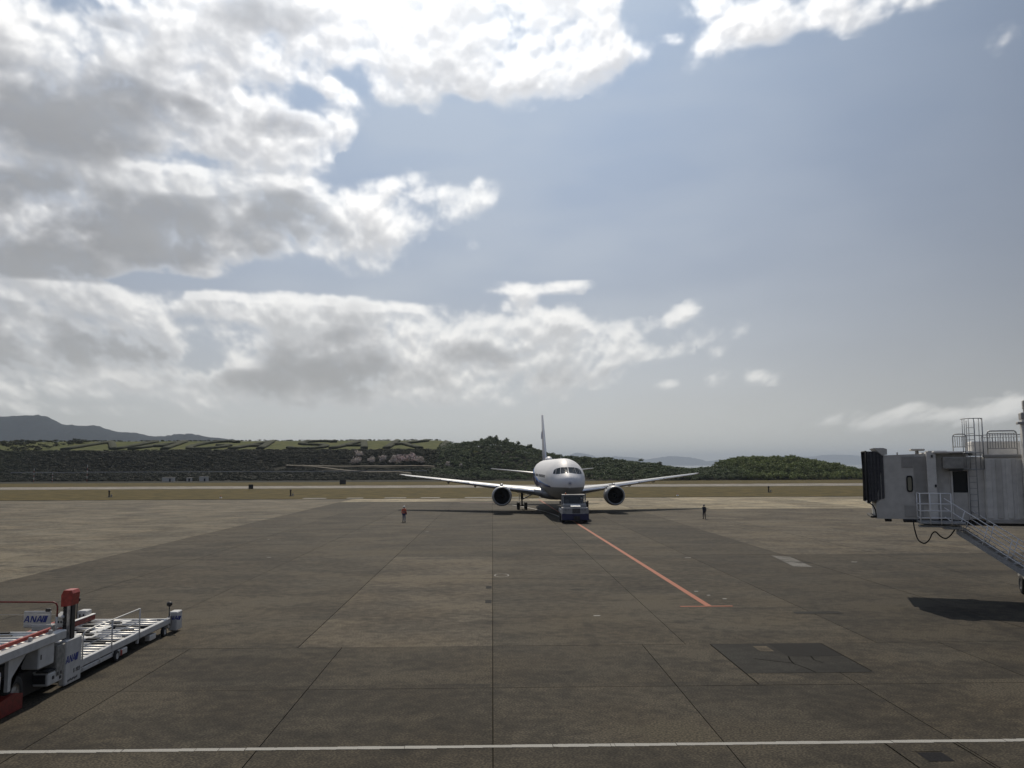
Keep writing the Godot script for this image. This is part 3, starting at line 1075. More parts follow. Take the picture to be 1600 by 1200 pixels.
func crown_mesh(sd: int, n: int, w: float, h: float, tone: Color, leaf: float) -> ArrayMesh:
	rng.seed = sd
	var st := SurfaceTool.new()
	st.begin(Mesh.PRIMITIVE_TRIANGLES)
	var lobes := []
	for i in 11:
		var a := rng.randf() * TAU
		var r := sqrt(rng.randf()) * 0.62
		var y := rng.randf()
		lobes.append([Vector3(cos(a) * r * w * (1.0 - 0.45 * y), h * (0.12 + 0.76 * y), sin(a) * r * w * (1.0 - 0.45 * y)), rng.randf_range(0.26, 0.42) * w])
	for i in n:
		var lb: Array = lobes[rng.randi() % 11]
		var d := Vector3(rng.randfn(), rng.randfn(), rng.randfn()).normalized()
		var c: Vector3 = lb[0] + d * lb[1] * (0.5 + 0.5 * sqrt(rng.randf())) * Vector3(1, 0.75, 1)
		var nn := (d + Vector3(rng.randfn(), rng.randfn() + 0.6, rng.randfn()) * 0.6).normalized()
		var u := nn.cross(Vector3(rng.randfn(), rng.randfn(), rng.randfn())).normalized()
		var v := nn.cross(u)
		var s := leaf * rng.randf_range(0.6, 1.3)
		var t := rng.randf_range(0.7, 1.25)
		st.set_color(Color(tone.r * t, tone.g * t, tone.b * t))
		st.set_normal(nn)
		for p in [c - u * s, c + v * s * 0.6, c + u * s, c - u * s, c + u * s, c - v * s * 0.6]:
			st.add_vertex(p)
	return st.commit()


func trunk_mesh(sd: int, h: float, r: float) -> Mb:
	rng.seed = sd
	var b := Mb.new(true)
	var lean := Vector3(rng.randf_range(-0.08, 0.08), 1, rng.randf_range(-0.08, 0.08))
	var rings := []
	for i in 6:
		var t := i / 5.0
		rings.append(b.ring(lean * h * t + Vector3(0.1 * sin(t * 5.0), 0, 0), Vector3.UP, r * (1.25 - t) + 0.02, 7, Vector3(0, 0, 1)))
	b.loft(rings)
	for i in 5:
		var t := rng.randf_range(0.35, 0.85)
		var a := rng.randf() * TAU
		var p := lean * h * t
		b.tube(p, p + Vector3(cos(a), rng.randf_range(0.6, 1.2), sin(a)) * h * 0.32, r * 0.4, 5, r * 0.12)
	return b


func tree(called: String, at: Vector3, h: float, w: float, sd: int, tone: Color, label: String, category := "tree", group := "", n := 520, trunk_share := 0.3, leafy := "foliage"):
	var t := thing(called, label, category, group)
	t.position = at
	obj("trunk", trunk_mesh(sd, h * 0.8, h * 0.022), M.bark, t)
	var c := put("crown", crown_mesh(sd + 7, n, w, h * (1.0 - trunk_share * 0.7), tone, 0.3), M[leafy], t)
	c.position = Vector3(0, h * trunk_share * 0.6, 0)


func make_trees():
	# pink-white blossom on the bank
	var pink := Color(0.66, 0.57, 0.56)
	var blossoms := [[-70, 445.5, 4.6, 2.6, "widest pale cherry tree, leftmost of the long row above the dirt road"], [-62.5, 446.5, 4.0, 2.2, "second pale cherry tree from the left in the row above the dirt road"], [-57, 448, 4.6, 2.1, "third pale cherry tree from the left in the row above the dirt road"], [-51.5, 447, 4.3, 2.1, "cherry tree just left of the pinkest pair on the bank"],
		[-46.5, 447, 6.0, 3.1, "pinkest and tallest cherry tree on the bank"], [-42, 447, 5.6, 2.8, "pink cherry tree touching the tallest one on its right"], [-37.5, 445, 4.2, 2.3, "cherry tree at the right end of the row above the dirt road"], [-71, 458, 3.4, 2.2, "small pale cherry tree higher up the bank than the others"],
		[-23, 444, 3.0, 1.2, "tiny white blossom tree at the wood's edge, left one of two"], [-16.5, 444, 3.2, 1.3, "tiny white blossom tree nearest to the airliner tail fin"]]
	for i in blossoms.size():
		var b: Array = blossoms[i]
		var z: float = -b[1]
		var tone := pink if i in [4, 5] else Color(0.58, 0.54, 0.50)
		tree("cherry_tree", Vector3(b[0], hill_height(b[0], z) + 0.3, z), b[2] * 0.9, b[3] * 1.5, 1200 + i * 13, tone, b[4], "tree", "cherry trees in blossom on the bank", 380, 0.18, "blossom")
	# trees that stand out on the skyline of the wood
	var sk := [[-1.5, 500, 6.6, 2.4, "tallest dark tree on the crest of the wooded knoll"], [2.6, 500, 6.2, 2.2, "dark tree just right of the tallest one on the wooded knoll"], [-6.5, 502, 4.8, 1.9, "thin tree at the left edge of the knoll's crest"], [8.5, 500, 6.0, 2.6, "broad dark tree on the knoll, next to the tail fin"], [15.0, 496, 5.6, 2.6, "round tree behind the tail fin on the falling ridge"], [21.5, 490, 5.4, 2.4, "dark tree right of the tail fin on the falling ridge"], [29.0, 470, 5.0, 2.5, "tree on the falling ridge above the airliner fuselage"],
		[47.0, 440, 6.0, 3.6, "round topped tree behind the right side of the cockpit"], [41.5, 446, 5.4, 2.8, "tree left of the round topped one behind the cockpit"], [80.0, 412, 4.8, 2.2, "ragged pale tree standing above the low wood"], [84.5, 412, 4.2, 2.0, "small ragged tree beside the pale one above the low wood"], [71.0, 412, 5.2, 2.6, "bushy tree on the low wood right of the round topped one"], [106.0, 408, 4.6, 1.8, "thin tree just left of the bamboo mound"], [160.0, 400, 4.4, 2.2, "dark tree near the right end of the bamboo mound"]]
	for i in sk.size():
		var b: Array = sk[i]
		var z: float = -b[1]
		var tone := Color(0.19, 0.205, 0.13) if i != 9 else Color(0.16, 0.15, 0.12)
		var top := profile(WOOD_TOP, b[0])
		var y := minf(hill_height(b[0], z), top - b[2] + 1.2) if i < 9 else hill_height(b[0], z)
		tree("skyline_tree", Vector3(b[0], y + 0.4, z), b[2], b[3], 1500 + i * 17, tone, b[4], "tree", "trees standing out on the wood's skyline", 620, 0.2)


func make_letters():
	# NAGASAKI cut as broad flat-topped hedges in the grass slope
	var leafy := mat("hedge_leaf", lin(0.066, 0.075, 0.045), 0.9, 0.0, noise_tex(0.09, 4, 44, grey(0.55), grey(1.0), 512), 0.05)
	leafy.metallic_specular = 0.2
	var order := ["first", "second", "third", "fourth", "fifth", "sixth", "seventh", "last"]
	var word := "NAGASAKI"
	var span := [[-240, -207], [-203, -180], [-177, -151], [-148, -127], [-119, -93], [-92, -69], [-62, -38], [-32, -24]]
	for i in 8:
		var strokes := letter_strokes(word[i])
		var t := thing("hedge_letter", "dark hedge clipped into the letter %s, %s of the row on the grassy hill" % [word[i], order[i]], "hedge", "hedge letters on the hill")
		var bn := noise(FastNoiseLite.TYPE_SIMPLEX_SMOOTH, 0.35, 3, 60 + i)
		for s in strokes:
			var b := Mb.new(true)
			var w := 2.0
			var pts := []
			for k in s.size() - 1:
				for q in 7:
					pts.append(s[k].lerp(s[k + 1], q / 7.0))
			pts.append(s[-1])
			var rings := []
			for k in pts.size():
				var a: Vector2 = at_letter(pts[maxi(k - 1, 0)], span[i])
				var p: Vector2 = at_letter(pts[k], span[i])
				var c: Vector2 = at_letter(pts[mini(k + 1, pts.size() - 1)], span[i])
				var n := Vector2(-(c - a).y, (c - a).x).normalized()
				var ring := []
				for e in [[-1.0, -0.3], [-1.04, 0.75], [-0.82, 1.15], [0.0, 1.25], [0.82, 1.15], [1.04, 0.75], [1.0, -0.3]]:
					var g: Vector2 = p + n * w * e[0] * (1.0 + 0.16 * bn.get_noise_2d(p.x * 2.0 + e[0] * 9.0, p.y))
					ring.append(Vector3(g.x, hill_height(g.x, g.y) + e[1] * (1.0 + 0.3 * bn.get_noise_2d(g.x * 2.0, g.y * 2.0)), g.y))
				rings.append(ring)
			b.loft(rings, true, true)
			obj("hedge_row", b, leafy, t)


func at_letter(p: Vector2, span: Array) -> Vector2:
	return Vector2(lerpf(span[0] + 2.5, span[1] - 2.5, p.x), lerpf(LETTER_NEAR - 6.0, LETTER_FAR + 8.0, p.y))


func letter_strokes(c: String) -> Array:
	# each stroke a line of points in a unit box, y upwards
	match c:
		"N":
			return [[Vector2(0, 0), Vector2(0, 1)], [Vector2(0.05, 0.97), Vector2(0.95, 0.03)], [Vector2(1, 0), Vector2(1, 1)]]
		"A":
			return [[Vector2(0, 0), Vector2(0.5, 1)], [Vector2(0.5, 1), Vector2(1, 0)], [Vector2(0.22, 0.36), Vector2(0.78, 0.36)]]
		"G":
			var l := []
			for i in 15:
				var t := 0.85 + (TAU - 1.35) * i / 14.0
				l.append(Vector2(0.5 + 0.5 * cos(t), 0.5 + 0.5 * sin(t)))
			return [l, [Vector2(0.95, 0.25), Vector2(0.95, 0.46), Vector2(0.6, 0.46)]]
		"S":
			var l := []
			for i in 9:
				var t := 0.5 + (PI * 1.5 - 0.5) * i / 8.0
				l.append(Vector2(0.5 + 0.46 * cos(t), 0.75 + 0.25 * sin(t)))
			for i in 9:
				var t := PI / 2 - (PI * 1.5 - 0.45) * i / 8.0
				l.append(Vector2(0.5 + 0.48 * cos(t), 0.25 + 0.25 * sin(t)))
			return [l]
		"K":
			return [[Vector2(0, 0), Vector2(0, 1)], [Vector2(0.95, 1), Vector2(0.08, 0.46)], [Vector2(0.32, 0.6), Vector2(1, 0)]]
	return [[Vector2(0.5, 0), Vector2(0.5, 1)]]


# ------------------------------------------------------------------ airliner (own axes: nose at the origin, tail towards -Z, y up from the ground)
# stations: [behind the nose, half width, top, bottom]
const FUSE := [[0.0, 0.002, 4.472, 4.468], [0.12, 0.42, 4.86, 4.05], [0.35, 0.74, 5.12, 3.72], [0.7, 1.05, 5.36, 3.40], [1.2, 1.37, 5.61, 3.08], [1.8, 1.65, 5.88, 2.82], [2.5, 1.90, 6.24, 2.60], [3.2, 2.10, 6.66, 2.44], [4.0, 2.26, 7.02, 2.31], [5.0, 2.39, 7.30, 2.23], [6.2, 2.475, 7.47, 2.18], [7.6, 2.51, 7.54, 2.155], [9.0, 2.515, 7.56, 2.15],
	[34.0, 2.515, 7.56, 2.15], [37.0, 2.49, 7.56, 2.35], [40.0, 2.36, 7.55, 2.78], [43.0, 2.08, 7.50, 3.38], [46.0, 1.66, 7.40, 4.08], [49.0, 1.16, 7.20, 4.85], [51.5, 0.70, 6.95, 5.45], [53.5, 0.32, 6.60, 5.85], [54.3, 0.12, 6.40, 6.05]]


func fuse_at(s: float) -> Vector3:
	for i in FUSE.size() - 1:
		if s <= FUSE[i + 1][0]:
			var t: float = (s - FUSE[i][0]) / (FUSE[i + 1][0] - FUSE[i][0])
			var p0: Array = FUSE[maxi(i - 1, 0)]
			var p1: Array = FUSE[i]
			var p2: Array = FUSE[i + 1]
			var p3: Array = FUSE[mini(i + 2, FUSE.size() - 1)]
			var out := Vector3.ZERO
			for k in 3:
				var d := float(p2[0] - p1[0])
				var m1: float = (p2[k + 1] - p0[k + 1]) / maxf(p2[0] - p0[0], 0.01) * d
				var m2: float = (p3[k + 1] - p1[k + 1]) / maxf(p3[0] - p1[0], 0.01) * d
				var a: float = p1[k + 1]
				var b: float = p2[k + 1]
				if i < 2:
					out[k] = lerpf(a, b, sqrt(t) if i == 0 else t)
				else:
					out[k] = a * (2 * t * t * t - 3 * t * t + 1) + b * (-2 * t * t * t + 3 * t * t) + m1 * (t * t * t - 2 * t * t + t) + m2 * (t * t * t - t * t)
			return out
	return Vector3(FUSE[-1][1], FUSE[-1][2], FUSE[-1][3])


func fuse_point(s: float, a: float, out := 0.0) -> Vector3:
	var f := fuse_at(s)
	var cy := (f.y + f.z) / 2
	var hh := (f.y - f.z) / 2
	return Vector3(sin(a) * (f.x + out), cy + cos(a) * (hh + out), -s)


# the place on the nose that is seen from ahead at (x, y)
func nose_point(x: float, y: float, out := 0.012) -> Vector3:
	var lo := 0.0
	var hi := 9.0
	for i in 30:
		var s := (lo + hi) / 2
		var f := fuse_at(s)
		var cy := (f.y + f.z) / 2
		var hh := (f.y - f.z) / 2
		if pow(x / f.x, 2.0) + pow((y - cy) / hh, 2.0) < 1.0:
			hi = s
		else:
			lo = s
	var p := Vector3(x, y, -hi)
	var f := fuse_at(hi)
	var n := Vector3(x / (f.x * f.x), (y - (f.y + f.z) / 2) / pow((f.y - f.z) / 2, 2.0), 0.0).normalized() * 0.8 + Vector3(0, 0, 0.6)
	return p + n.normalized() * out


func livery() -> ImageTexture:
	# white upper hull, blue band along the side that sweeps up to the fin, grey belly
	var w := 1024
	var h := 512
	var im := Image.create_empty(w, h, false, Image.FORMAT_RGB8)
	var white := Color(0.86, 0.86, 0.87)
	var blue := Color(0.06, 0.10, 0.31)
	var pale := Color(0.35, 0.55, 0.80)
	var belly := Color(0.50, 0.50, 0.49)
	for x in w:
		var s := x / float(w) * 54.3
		var f := fuse_at(s)
		var cy := (f.y + f.z) / 2
		var hh := (f.y - f.z) / 2
		for y in h:
			var a := (y + 0.5) / h * TAU
			var py := cy + cos(a) * hh
			var c := white
			var top := 4.12 + 0.012 * maxf(0.0, s - 5.0) + 0.0035 * pow(maxf(0.0, s - 20.0), 2.0)
			var bot := 3.92 - 0.012 * clampf(s - 5.0, 0.0, 25.0) + 0.10 * maxf(0.0, s - 34.0)
			if py < bot:
				c = belly
			elif py < top and s > 3.6:
				c = blue
			elif py < top + 0.10 + 0.012 * maxf(0.0, s - 8.0) and s > 5.0:
				c = pale
			elif py < 3.98:
				c = belly
			if fmod(s, 4.6) < 0.05:
				c = c * 0.86
			im.set_pixel(x, y, c)
	return ImageTexture.create_from_image(im)


# a wing-like panel from sections [x, y, leading edge s, chord, thickness]; the thickness is vertical, or sideways for a fin
func aerofoil(sections: Array, fin := false) -> Mb:
	var b := Mb.new(true)
	var shape := [[0.0, 0.0], [0.012, 0.17], [0.05, 0.33], [0.12, 0.45], [0.25, 0.52], [0.4, 0.5], [0.6, 0.36], [0.8, 0.18], [1.0, 0.015]]
	var rings := []
	for s in sections:
		var ring := []
		for i in shape.size():
			ring.append([shape[i][0], shape[i][1]])
		for i in range(shape.size() - 1, 0, -1):
			ring.append([shape[i][0], -shape[i][1] * 0.8])
		var pts := []
		for p in ring:
			var z: float = -(s[2] + p[0] * s[3])
			if fin:
				pts.append(Vector3(s[0] + p[1] * s[4], s[1], z))
			else:
				pts.append(Vector3(s[0], s[1] + p[1] * s[4], z))
		rings.append(pts)
	b.loft(rings, true, true)
	return b


func letters(text: String, size: float, m: Material, parent: Node, at: Vector3, turn: Basis, called := "lettering", depth := 0.008, slant := 0.22, bold := true) -> MeshInstance3D:
	var t := TextMesh.new()
	var f := SystemFont.new()
	f.font_names = PackedStringArray(["Droid Sans"])
	if bold:
		f.font_weight = 700
	t.font = f
	t.text = text
	t.font_size = 64
	t.pixel_size = size / 64.0
	t.depth = depth
	t.curve_step = 4.0
	var o := put(called, t, m, parent)
	o.transform = Transform3D(turn * Basis(Vector3.RIGHT, Vector3(slant, 1, 0), Vector3.BACK), at)
	return o


# the carrier's mark: slanting letters and two slanting bars behind them
func carrier_mark(size: float, parent: Node, at: Vector3, turn: Basis):
	letters("ANA", size * 1.32, M.print_blue, parent, at - turn.x * size * 0.42, turn)
	var b := Mb.new()
	for k in 2:
		var x := size * (0.74 + 0.27 * k)
		var w := size * (0.20 if k == 0 else 0.46)
		var p := []
		for q in [[0.0, -0.48], [w, -0.48], [w + size * 0.34, 0.52], [size * 0.34, 0.52]]:
			p.append(at + turn * Vector3(x + q[0], q[1] * size, -0.004))
		b.prism(p, turn.z * 0.008)
	obj("slanted_bars", b, M.print_blue, parent)


func make_airliner():
	var t := thing("airliner", "white twin-engine airliner with blue side band facing the terminal, towed by a tug", "airliner")
	t.position = Vector3(9.35, 0, -103.8)
	t.rotation_degrees.y = 0.35
	var hull := mat("hull_paint", Color.WHITE, 0.5)
	hull.albedo_texture = livery()
	hull.metallic_specular = 0.28
	var b := Mb.new(true)
	var ss := []
	for i in 26:
		ss.append(9.0 * pow(i / 25.0, 1.7))
	for i in 26:
		ss.append(lerpf(10.0, 34.0, i / 25.0))
	for i in 26:
		ss.append(lerpf(35.0, 54.3, i / 25.0))
	var seg := 56
	for k in ss.size() - 1:
		for i in seg:
			var a0 := TAU * i / seg
			var a1 := TAU * (i + 1) / seg
			var s0: float = ss[k]
			var s1: float = ss[k + 1]
			var p := [fuse_point(s0, a0), fuse_point(s0, a1), fuse_point(s1, a1), fuse_point(s1, a0)]
			var u := [Vector2(s0 / 54.3, a0 / TAU), Vector2(s0 / 54.3, a1 / TAU), Vector2(s1 / 54.3, a1 / TAU), Vector2(s1 / 54.3, a0 / TAU)]
			b.uvtri(p[0], p[2], p[1], u[0], u[2], u[1])
			b.uvtri(p[0], p[3], p[2], u[0], u[3], u[2])
	var fus := obj("fuselage", b, hull, t)
	# windscreen: six panes, and the posts between them stay white
	for s in [-1, 1]:
		for q in [[[0.035, 5.74], [0.035, 6.42], [0.84, 6.39], [0.98, 5.62]], [[1.02, 5.61], [0.88, 6.38], [1.36, 6.26], [1.50, 5.57]], [[1.54, 5.57], [1.40, 6.24], [1.66, 6.06], [1.80, 5.64]]]:
			var pb := Mb.new(true)
			for i in 6:
				for j in 5:
					var pts := []
					for c in [[i, j], [i + 1, j], [i + 1, j + 1], [i, j + 1]]:
						var u: float = c[0] / 6.0
						var v: float = c[1] / 5.0
						var lo := Vector2(q[0][0], q[0][1]).lerp(Vector2(q[3][0], q[3][1]), u)
						var hi := Vector2(q[1][0], q[1][1]).lerp(Vector2(q[2][0], q[2][1]), u)
						var w := lo.lerp(hi, v)
						pts.append(nose_point(w.x * s, w.y))
					if s > 0:
						pb.quad(pts[0], pts[1], pts[2], pts[3])
					else:
						pb.quad(pts[3], pts[2], pts[1], pts[0])
			obj("cockpit_window", pb, M.cockpit_glass, t)
	# cabin windows and doors
	var wm := Mb.new(true)
	wm.box(Vector3.ZERO, Vector3(0.02, 0.36, 0.25), 0.008)
	var wmesh := wm.done()
	for s in [-1, 1]:
		for i in 52:
			var st := 8.2 + i * 0.72
			if absf(st - 22.0) < 0.5 or absf(st - 30.0) < 0.5:
				continue
			var f := fuse_at(st)
			var a := acos(clampf((5.25 - (f.y + f.z) / 2) / ((f.y - f.z) / 2), -1.0, 1.0))
			var w := put("cabin_window", wmesh, M.cockpit_glass, t)
			w.position = fuse_point(st, a * s, 0.004)
			w.rotation.z = s * 0.14
		for st in [6.6, 22.0, 30.0, 45.0]:
			var db := Mb.new()
			var y0 := 4.22
			var y1 := 6.1
			var ring := []
			for q in 9:
				var y := lerpf(y0, y1, q / 8.0)
				var f := fuse_at(st)
				var a := acos(clampf((y - (f.y + f.z) / 2) / ((f.y - f.z) / 2), -1.0, 1.0))
				ring.append([fuse_point(st - 0.5, a * s, 0.014), fuse_point(st + 0.5, a * s, 0.014)])
			for q in 8:
				if s > 0:
					db.quad(ring[q][0], ring[q][1], ring[q + 1][1], ring[q + 1][0])
				else:
					db.quad(ring[q + 1][0], ring[q + 1][1], ring[q][1], ring[q][0])
			obj("cabin_door", db, mat("door_white", lin(0.66, 0.66, 0.67), 0.4) if not M.has("door_white") else M.door_white, t)
	# wing root fairing
	var fb := Mb.new(true)
	var fr := []
	for q in [[15.0, 0.6, 0.3], [17.0, 2.3, 0.8], [20.0, 2.95, 1.0], [26.0, 3.05, 1.05], [30.0, 2.6, 0.9], [33.5, 1.4, 0.5]]:
		var ring := []
		for i in 20:
			var a := TAU * i / 20.0
			ring.append(Vector3(sin(a) * q[1], 2.75 + cos(a) * q[2], -q[0]))
		fr.append(ring)
	fb.loft(fr, true, true)
	obj("wing_fairing", fb, M.belly_grey, t)
	for s in [-1, 1]:
		var wing := obj("wing", aerofoil([[1.6 * s, 2.75, 16.4, 11.4, 1.50], [2.6 * s, 2.90, 17.2, 10.5, 1.35], [7.9 * s, 3.48, 21.2, 7.3, 0.86], [15.8 * s, 4.42, 26.9, 4.7, 0.5], [23.4 * s, 5.25, 32.3, 2.35, 0.25], [23.78 * s, 5.32, 32.8, 1.7, 0.12]]), M.wing_grey, t)
		# bright leading edge slats
		for q in [[3.4, 7.2], [8.7, 12.6], [12.8, 17.0], [17.2, 22.9]]:
			var lb := Mb.new(true)
			var rings := []
			for e in [0.0, 0.5, 1.0]:
				var x: float = lerpf(q[0], q[1], e)
				var le := wing_edge(x)
				var ring := []
				for g in [[0.30, 0.22], [0.10, 0.155], [0.0, 0.04], [-0.02, -0.02], [0.05, -0.10], [0.20, -0.13]]:
					ring.append(Vector3(x * s, le.y + g[1] * le.z, -(le.x - 0.05 + g[0])))
				rings.append(ring)
			lb.loft(rings, false)
			obj("slat", lb, M.bare_metal, wing)
		for x in [5.4, 11.8, 16.0]:
			var le := wing_edge(x)
			var cb := Mb.new(true)
			var rings := []
			for q in [[2.6, 0.02], [3.2, 0.2], [4.4, 0.3], [5.6, 0.22], [6.8, 0.03]]:
				var ring := []
				for i in 10:
					var a := TAU * i / 10.0
					ring.append(Vector3(x * s + sin(a) * q[1] * 0.7, le.y - 0.30 + cos(a) * q[1], -(le.x + q[0] * (1.35 - x * 0.03))))
				rings.append(ring)
			cb.loft(rings, true, true)
			obj("flap_fairing", cb, M.belly_grey, wing)
		var tipb := Mb.new()
		tipb.box(Vector3(23.6 * s, 5.31, -32.6), Vector3(0.12, 0.07, 0.2), 0.02)
		obj("navigation_light", tipb, M.orange_lens, wing)
		engine(t, s)
		main_gear(t, s)
		obj("tailplane", aerofoil([[0.5 * s, 5.15, 46.0, 5.6, 0.55], [1.6 * s, 5.30, 46.9, 5.0, 0.48], [9.3 * s, 6.12, 51.9, 1.9, 0.16]]), M.wing_grey, t)
	var fin_m := mat("fin_blue", lin(0.30, 0.31, 0.34), 0.5)
	var fin := obj("fin", aerofoil([[0, 6.9, 40.6, 10.4, 0.75], [0, 8.6, 43.6, 7.9, 0.68], [0, 15.75, 50.2, 3.3, 0.28]], true), fin_m, t)
	var le := Mb.new(true)
	le.loft([[Vector3(-0.09, 7.6, -41.95), Vector3(0, 7.6, -41.7), Vector3(0.09, 7.6, -41.95)], [Vector3(-0.05, 15.7, -50.3), Vector3(0, 15.7, -50.1), Vector3(0.05, 15.7, -50.3)]], false)
	obj("fin_edge", le, M.bare_metal, fin)
	for s in [-1, 1]:
		var turn := Basis(Vector3.UP, PI / 2 * s)
		var lt := letters("ANA", 1.9, M.print_blue, fin, Vector3(s * 0.235, 12.0, -49.4), turn, "tail_lettering", 0.01, 0.2 * s)
		lt.transform.basis = Basis(Vector3.BACK, 0.03 * s) * lt.transform.basis
	for q in [[12.0, 7.56, 0.4, 0.28], [24.0, 7.56, 0.35, 0.22]]:
		var ab := Mb.new()
		ab.prism([Vector3(-0.02, q[1] - 0.02, -q[0]), Vector3(-0.02, q[1] + q[3], -q[0] - q[2] * 0.6), Vector3(-0.02, q[1] + q[3], -q[0] - q[2]), Vector3(-0.02, q[1] - 0.02, -q[0] - q[2])], Vector3(0.04, 0, 0))
		obj("antenna", ab, M.plane_white, fus)
	# rounded dome on the crown behind the wing
	var dome := Mb.new(true)
	var dr := []
	for q in [[33.5, 0.05], [34.2, 0.5], [35.2, 0.62], [36.2, 0.5], [37.0, 0.05]]:
		dr.append(dome.ring(Vector3(0, 7.5, -q[0]), Vector3(0, 0, -1), q[1], 14))
	dome.loft(dr, true, true)
	obj("antenna_dome", dome, M.plane_white, fus)
	nose_gear(t)
	# wipers
	for s in [-1, 1]:
		var wp := Mb.new()
		wp.path([nose_point(0.12 * s, 5.75, 0.03), nose_point(0.45 * s, 6.0, 0.035), nose_point(0.62 * s, 6.15, 0.035)], 0.015, 5)
		obj("wiper", wp, M.dark_metal, t)


func wing_edge(x: float) -> Vector3:
	# leading edge s, height, thickness at a distance from the middle
	var ks := [[1.6, 16.4, 2.75, 1.5], [2.6, 17.2, 2.9, 1.35], [7.9, 21.2, 3.48, 0.86], [15.8, 26.9, 4.42, 0.5], [23.4, 32.3, 5.25, 0.25]]
	for i in 4:
		if x <= ks[i + 1][0]:
			var t: float = (x - ks[i][0]) / (ks[i + 1][0] - ks[i][0])
			return Vector3(lerpf(ks[i][1], ks[i + 1][1], t), lerpf(ks[i][2], ks[i + 1][2], t), lerpf(ks[i][3], ks[i + 1][3], t))
	return Vector3(32.3, 5.25, 0.25)


func engine(t: Node3D, s: int):
	var c := Vector3(7.92 * s, 2.42, -16.2)
	var d := Vector3(0, 0, -1)
	var b := Mb.new(true)
	b.lathe(c, d, [Vector2(1.24, 0.06), Vector2(1.33, 0.2), Vector2(1.39, 0.6), Vector2(1.41, 1.2), Vector2(1.39, 2.2), Vector2(1.30, 3.2), Vector2(1.14, 4.2), Vector2(1.06, 4.35), Vector2(1.02, 4.2)], 40)
	b.lathe(c, d, [Vector2(0.82, 4.1), Vector2(0.72, 4.9), Vector2(0.56, 5.6), Vector2(0.5, 5.6), Vector2(0.3, 6.2), Vector2(0.02, 6.6)], 28)
	var e := obj("engine", b, mat("nacelle", lin(0.33, 0.335, 0.345), 0.38, 0.0, T.grunge, 0.5) if not M.has("nacelle") else M.nacelle, t)
	var lip := Mb.new(true)
	lip.lathe(c, d, [Vector2(1.333, 0.205), Vector2(1.27, 0.06), Vector2(1.20, 0.0), Vector2(1.13, 0.05), Vector2(1.09, 0.22)], 40)
	obj("inlet_lip", lip, M.galvanised, e)
	var duct := Mb.new(true)
	duct.lathe(c, d, [Vector2(1.09, 0.22), Vector2(1.06, 0.5), Vector2(1.10, 1.25), Vector2(0.9, 1.5), Vector2(0.02, 1.5)], 40)
	obj("inlet_duct", duct, M.engine_dark, e)
	var fan := Mb.new()
	for i in 38:
		var a := TAU * i / 38.0
		var r0 := Vector3(cos(a), sin(a), 0)
		var tg := Vector3(-sin(a), cos(a), 0)
		var k := c + Vector3(0, 0, -1.15)
		fan.quad(k + r0 * 0.3 - tg * 0.03 + Vector3(0, 0, 0.06), k + r0 * 1.07 - tg * 0.075 + Vector3(0, 0, 0.03), k + r0 * 1.07 + tg * 0.08 - Vector3(0, 0, 0.06), k + r0 * 0.3 + tg * 0.03 - Vector3(0, 0, 0.08))
	obj("fan", fan, M.dark_metal, e)
	var sp := Mb.new(true)
	sp.lathe(c, d, [Vector2(0.005, 0.62), Vector2(0.12, 0.74), Vector2(0.24, 0.95), Vector2(0.31, 1.18)], 20)
	obj("spinner", sp, M.dark_metal, e)
	var py := Mb.new(true)
	var rings := []
	for q in [[0.9, 0.05, 1.32, 1.50], [1.8, 0.16, 1.36, 1.72], [3.6, 0.22, 1.2, 1.55], [6.0, 0.2, 0.75, 1.45], [8.6, 0.05, 0.8, 1.2]]:
		var z: float = c.z - q[0]
		rings.append([Vector3(c.x - q[1], c.y + q[2], z), Vector3(c.x - q[1], c.y + q[3], z), Vector3(c.x + q[1], c.y + q[3], z), Vector3(c.x + q[1], c.y + q[2], z)])
	py.loft(rings, true, true)
	obj("pylon", py, M.wing_grey, e)
	var st := Mb.new()
	st.prism([c + Vector3(-0.95 * s, 0.92, -1.0), c + Vector3(-1.35 * s, 1.28, -1.5), c + Vector3(-1.3 * s, 1.22, -2.2), c + Vector3(-0.95 * s, 0.9, -2.2)], Vector3(0.03, -0.03, 0))
	obj("chine", st, M.plane_white, e)


func wheel_mesh(r: float, w: float) -> Array:
	var tyre := Mb.new(true)
	tyre.lathe(Vector3(-w / 2, 0, 0), Vector3.RIGHT, [Vector2(r * 0.55, 0.0), Vector2(r * 0.80, 0.0), Vector2(r * 0.95, w * 0.1), Vector2(r, w * 0.28), Vector2(r, w * 0.72), Vector2(r * 0.95, w * 0.9), Vector2(r * 0.80, w), Vector2(r * 0.55, w)], 22)
	var hub := Mb.new(true)
	hub.lathe(Vector3(-w / 2, 0, 0), Vector3.RIGHT, [Vector2(0.005, w * 0.12), Vector2(r * 0.2, w * 0.1), Vector2(r * 0.3, w * 0.2), Vector2(r * 0.5, w * 0.14), Vector2(r * 0.565, w * 0.02), Vector2(r * 0.565, w * 0.98), Vector2(r * 0.5, w * 0.86), Vector2(r * 0.3, w * 0.8), Vector2(r * 0.2, w * 0.9), Vector2(0.005, w * 0.88)], 18)
	return [tyre.done(), hub.done()]


func wheel(ms: Array, parent: Node3D, at: Vector3, hub_m: Material):
	var w := put("wheel", ms[0], M.rubber, parent)
	w.position = at
	if parent.get_parent() == self:
		put("hub", ms[1], hub_m, w)
	else:
		put("hub", ms[1], hub_m, parent).position = at


var jet_wheel := []


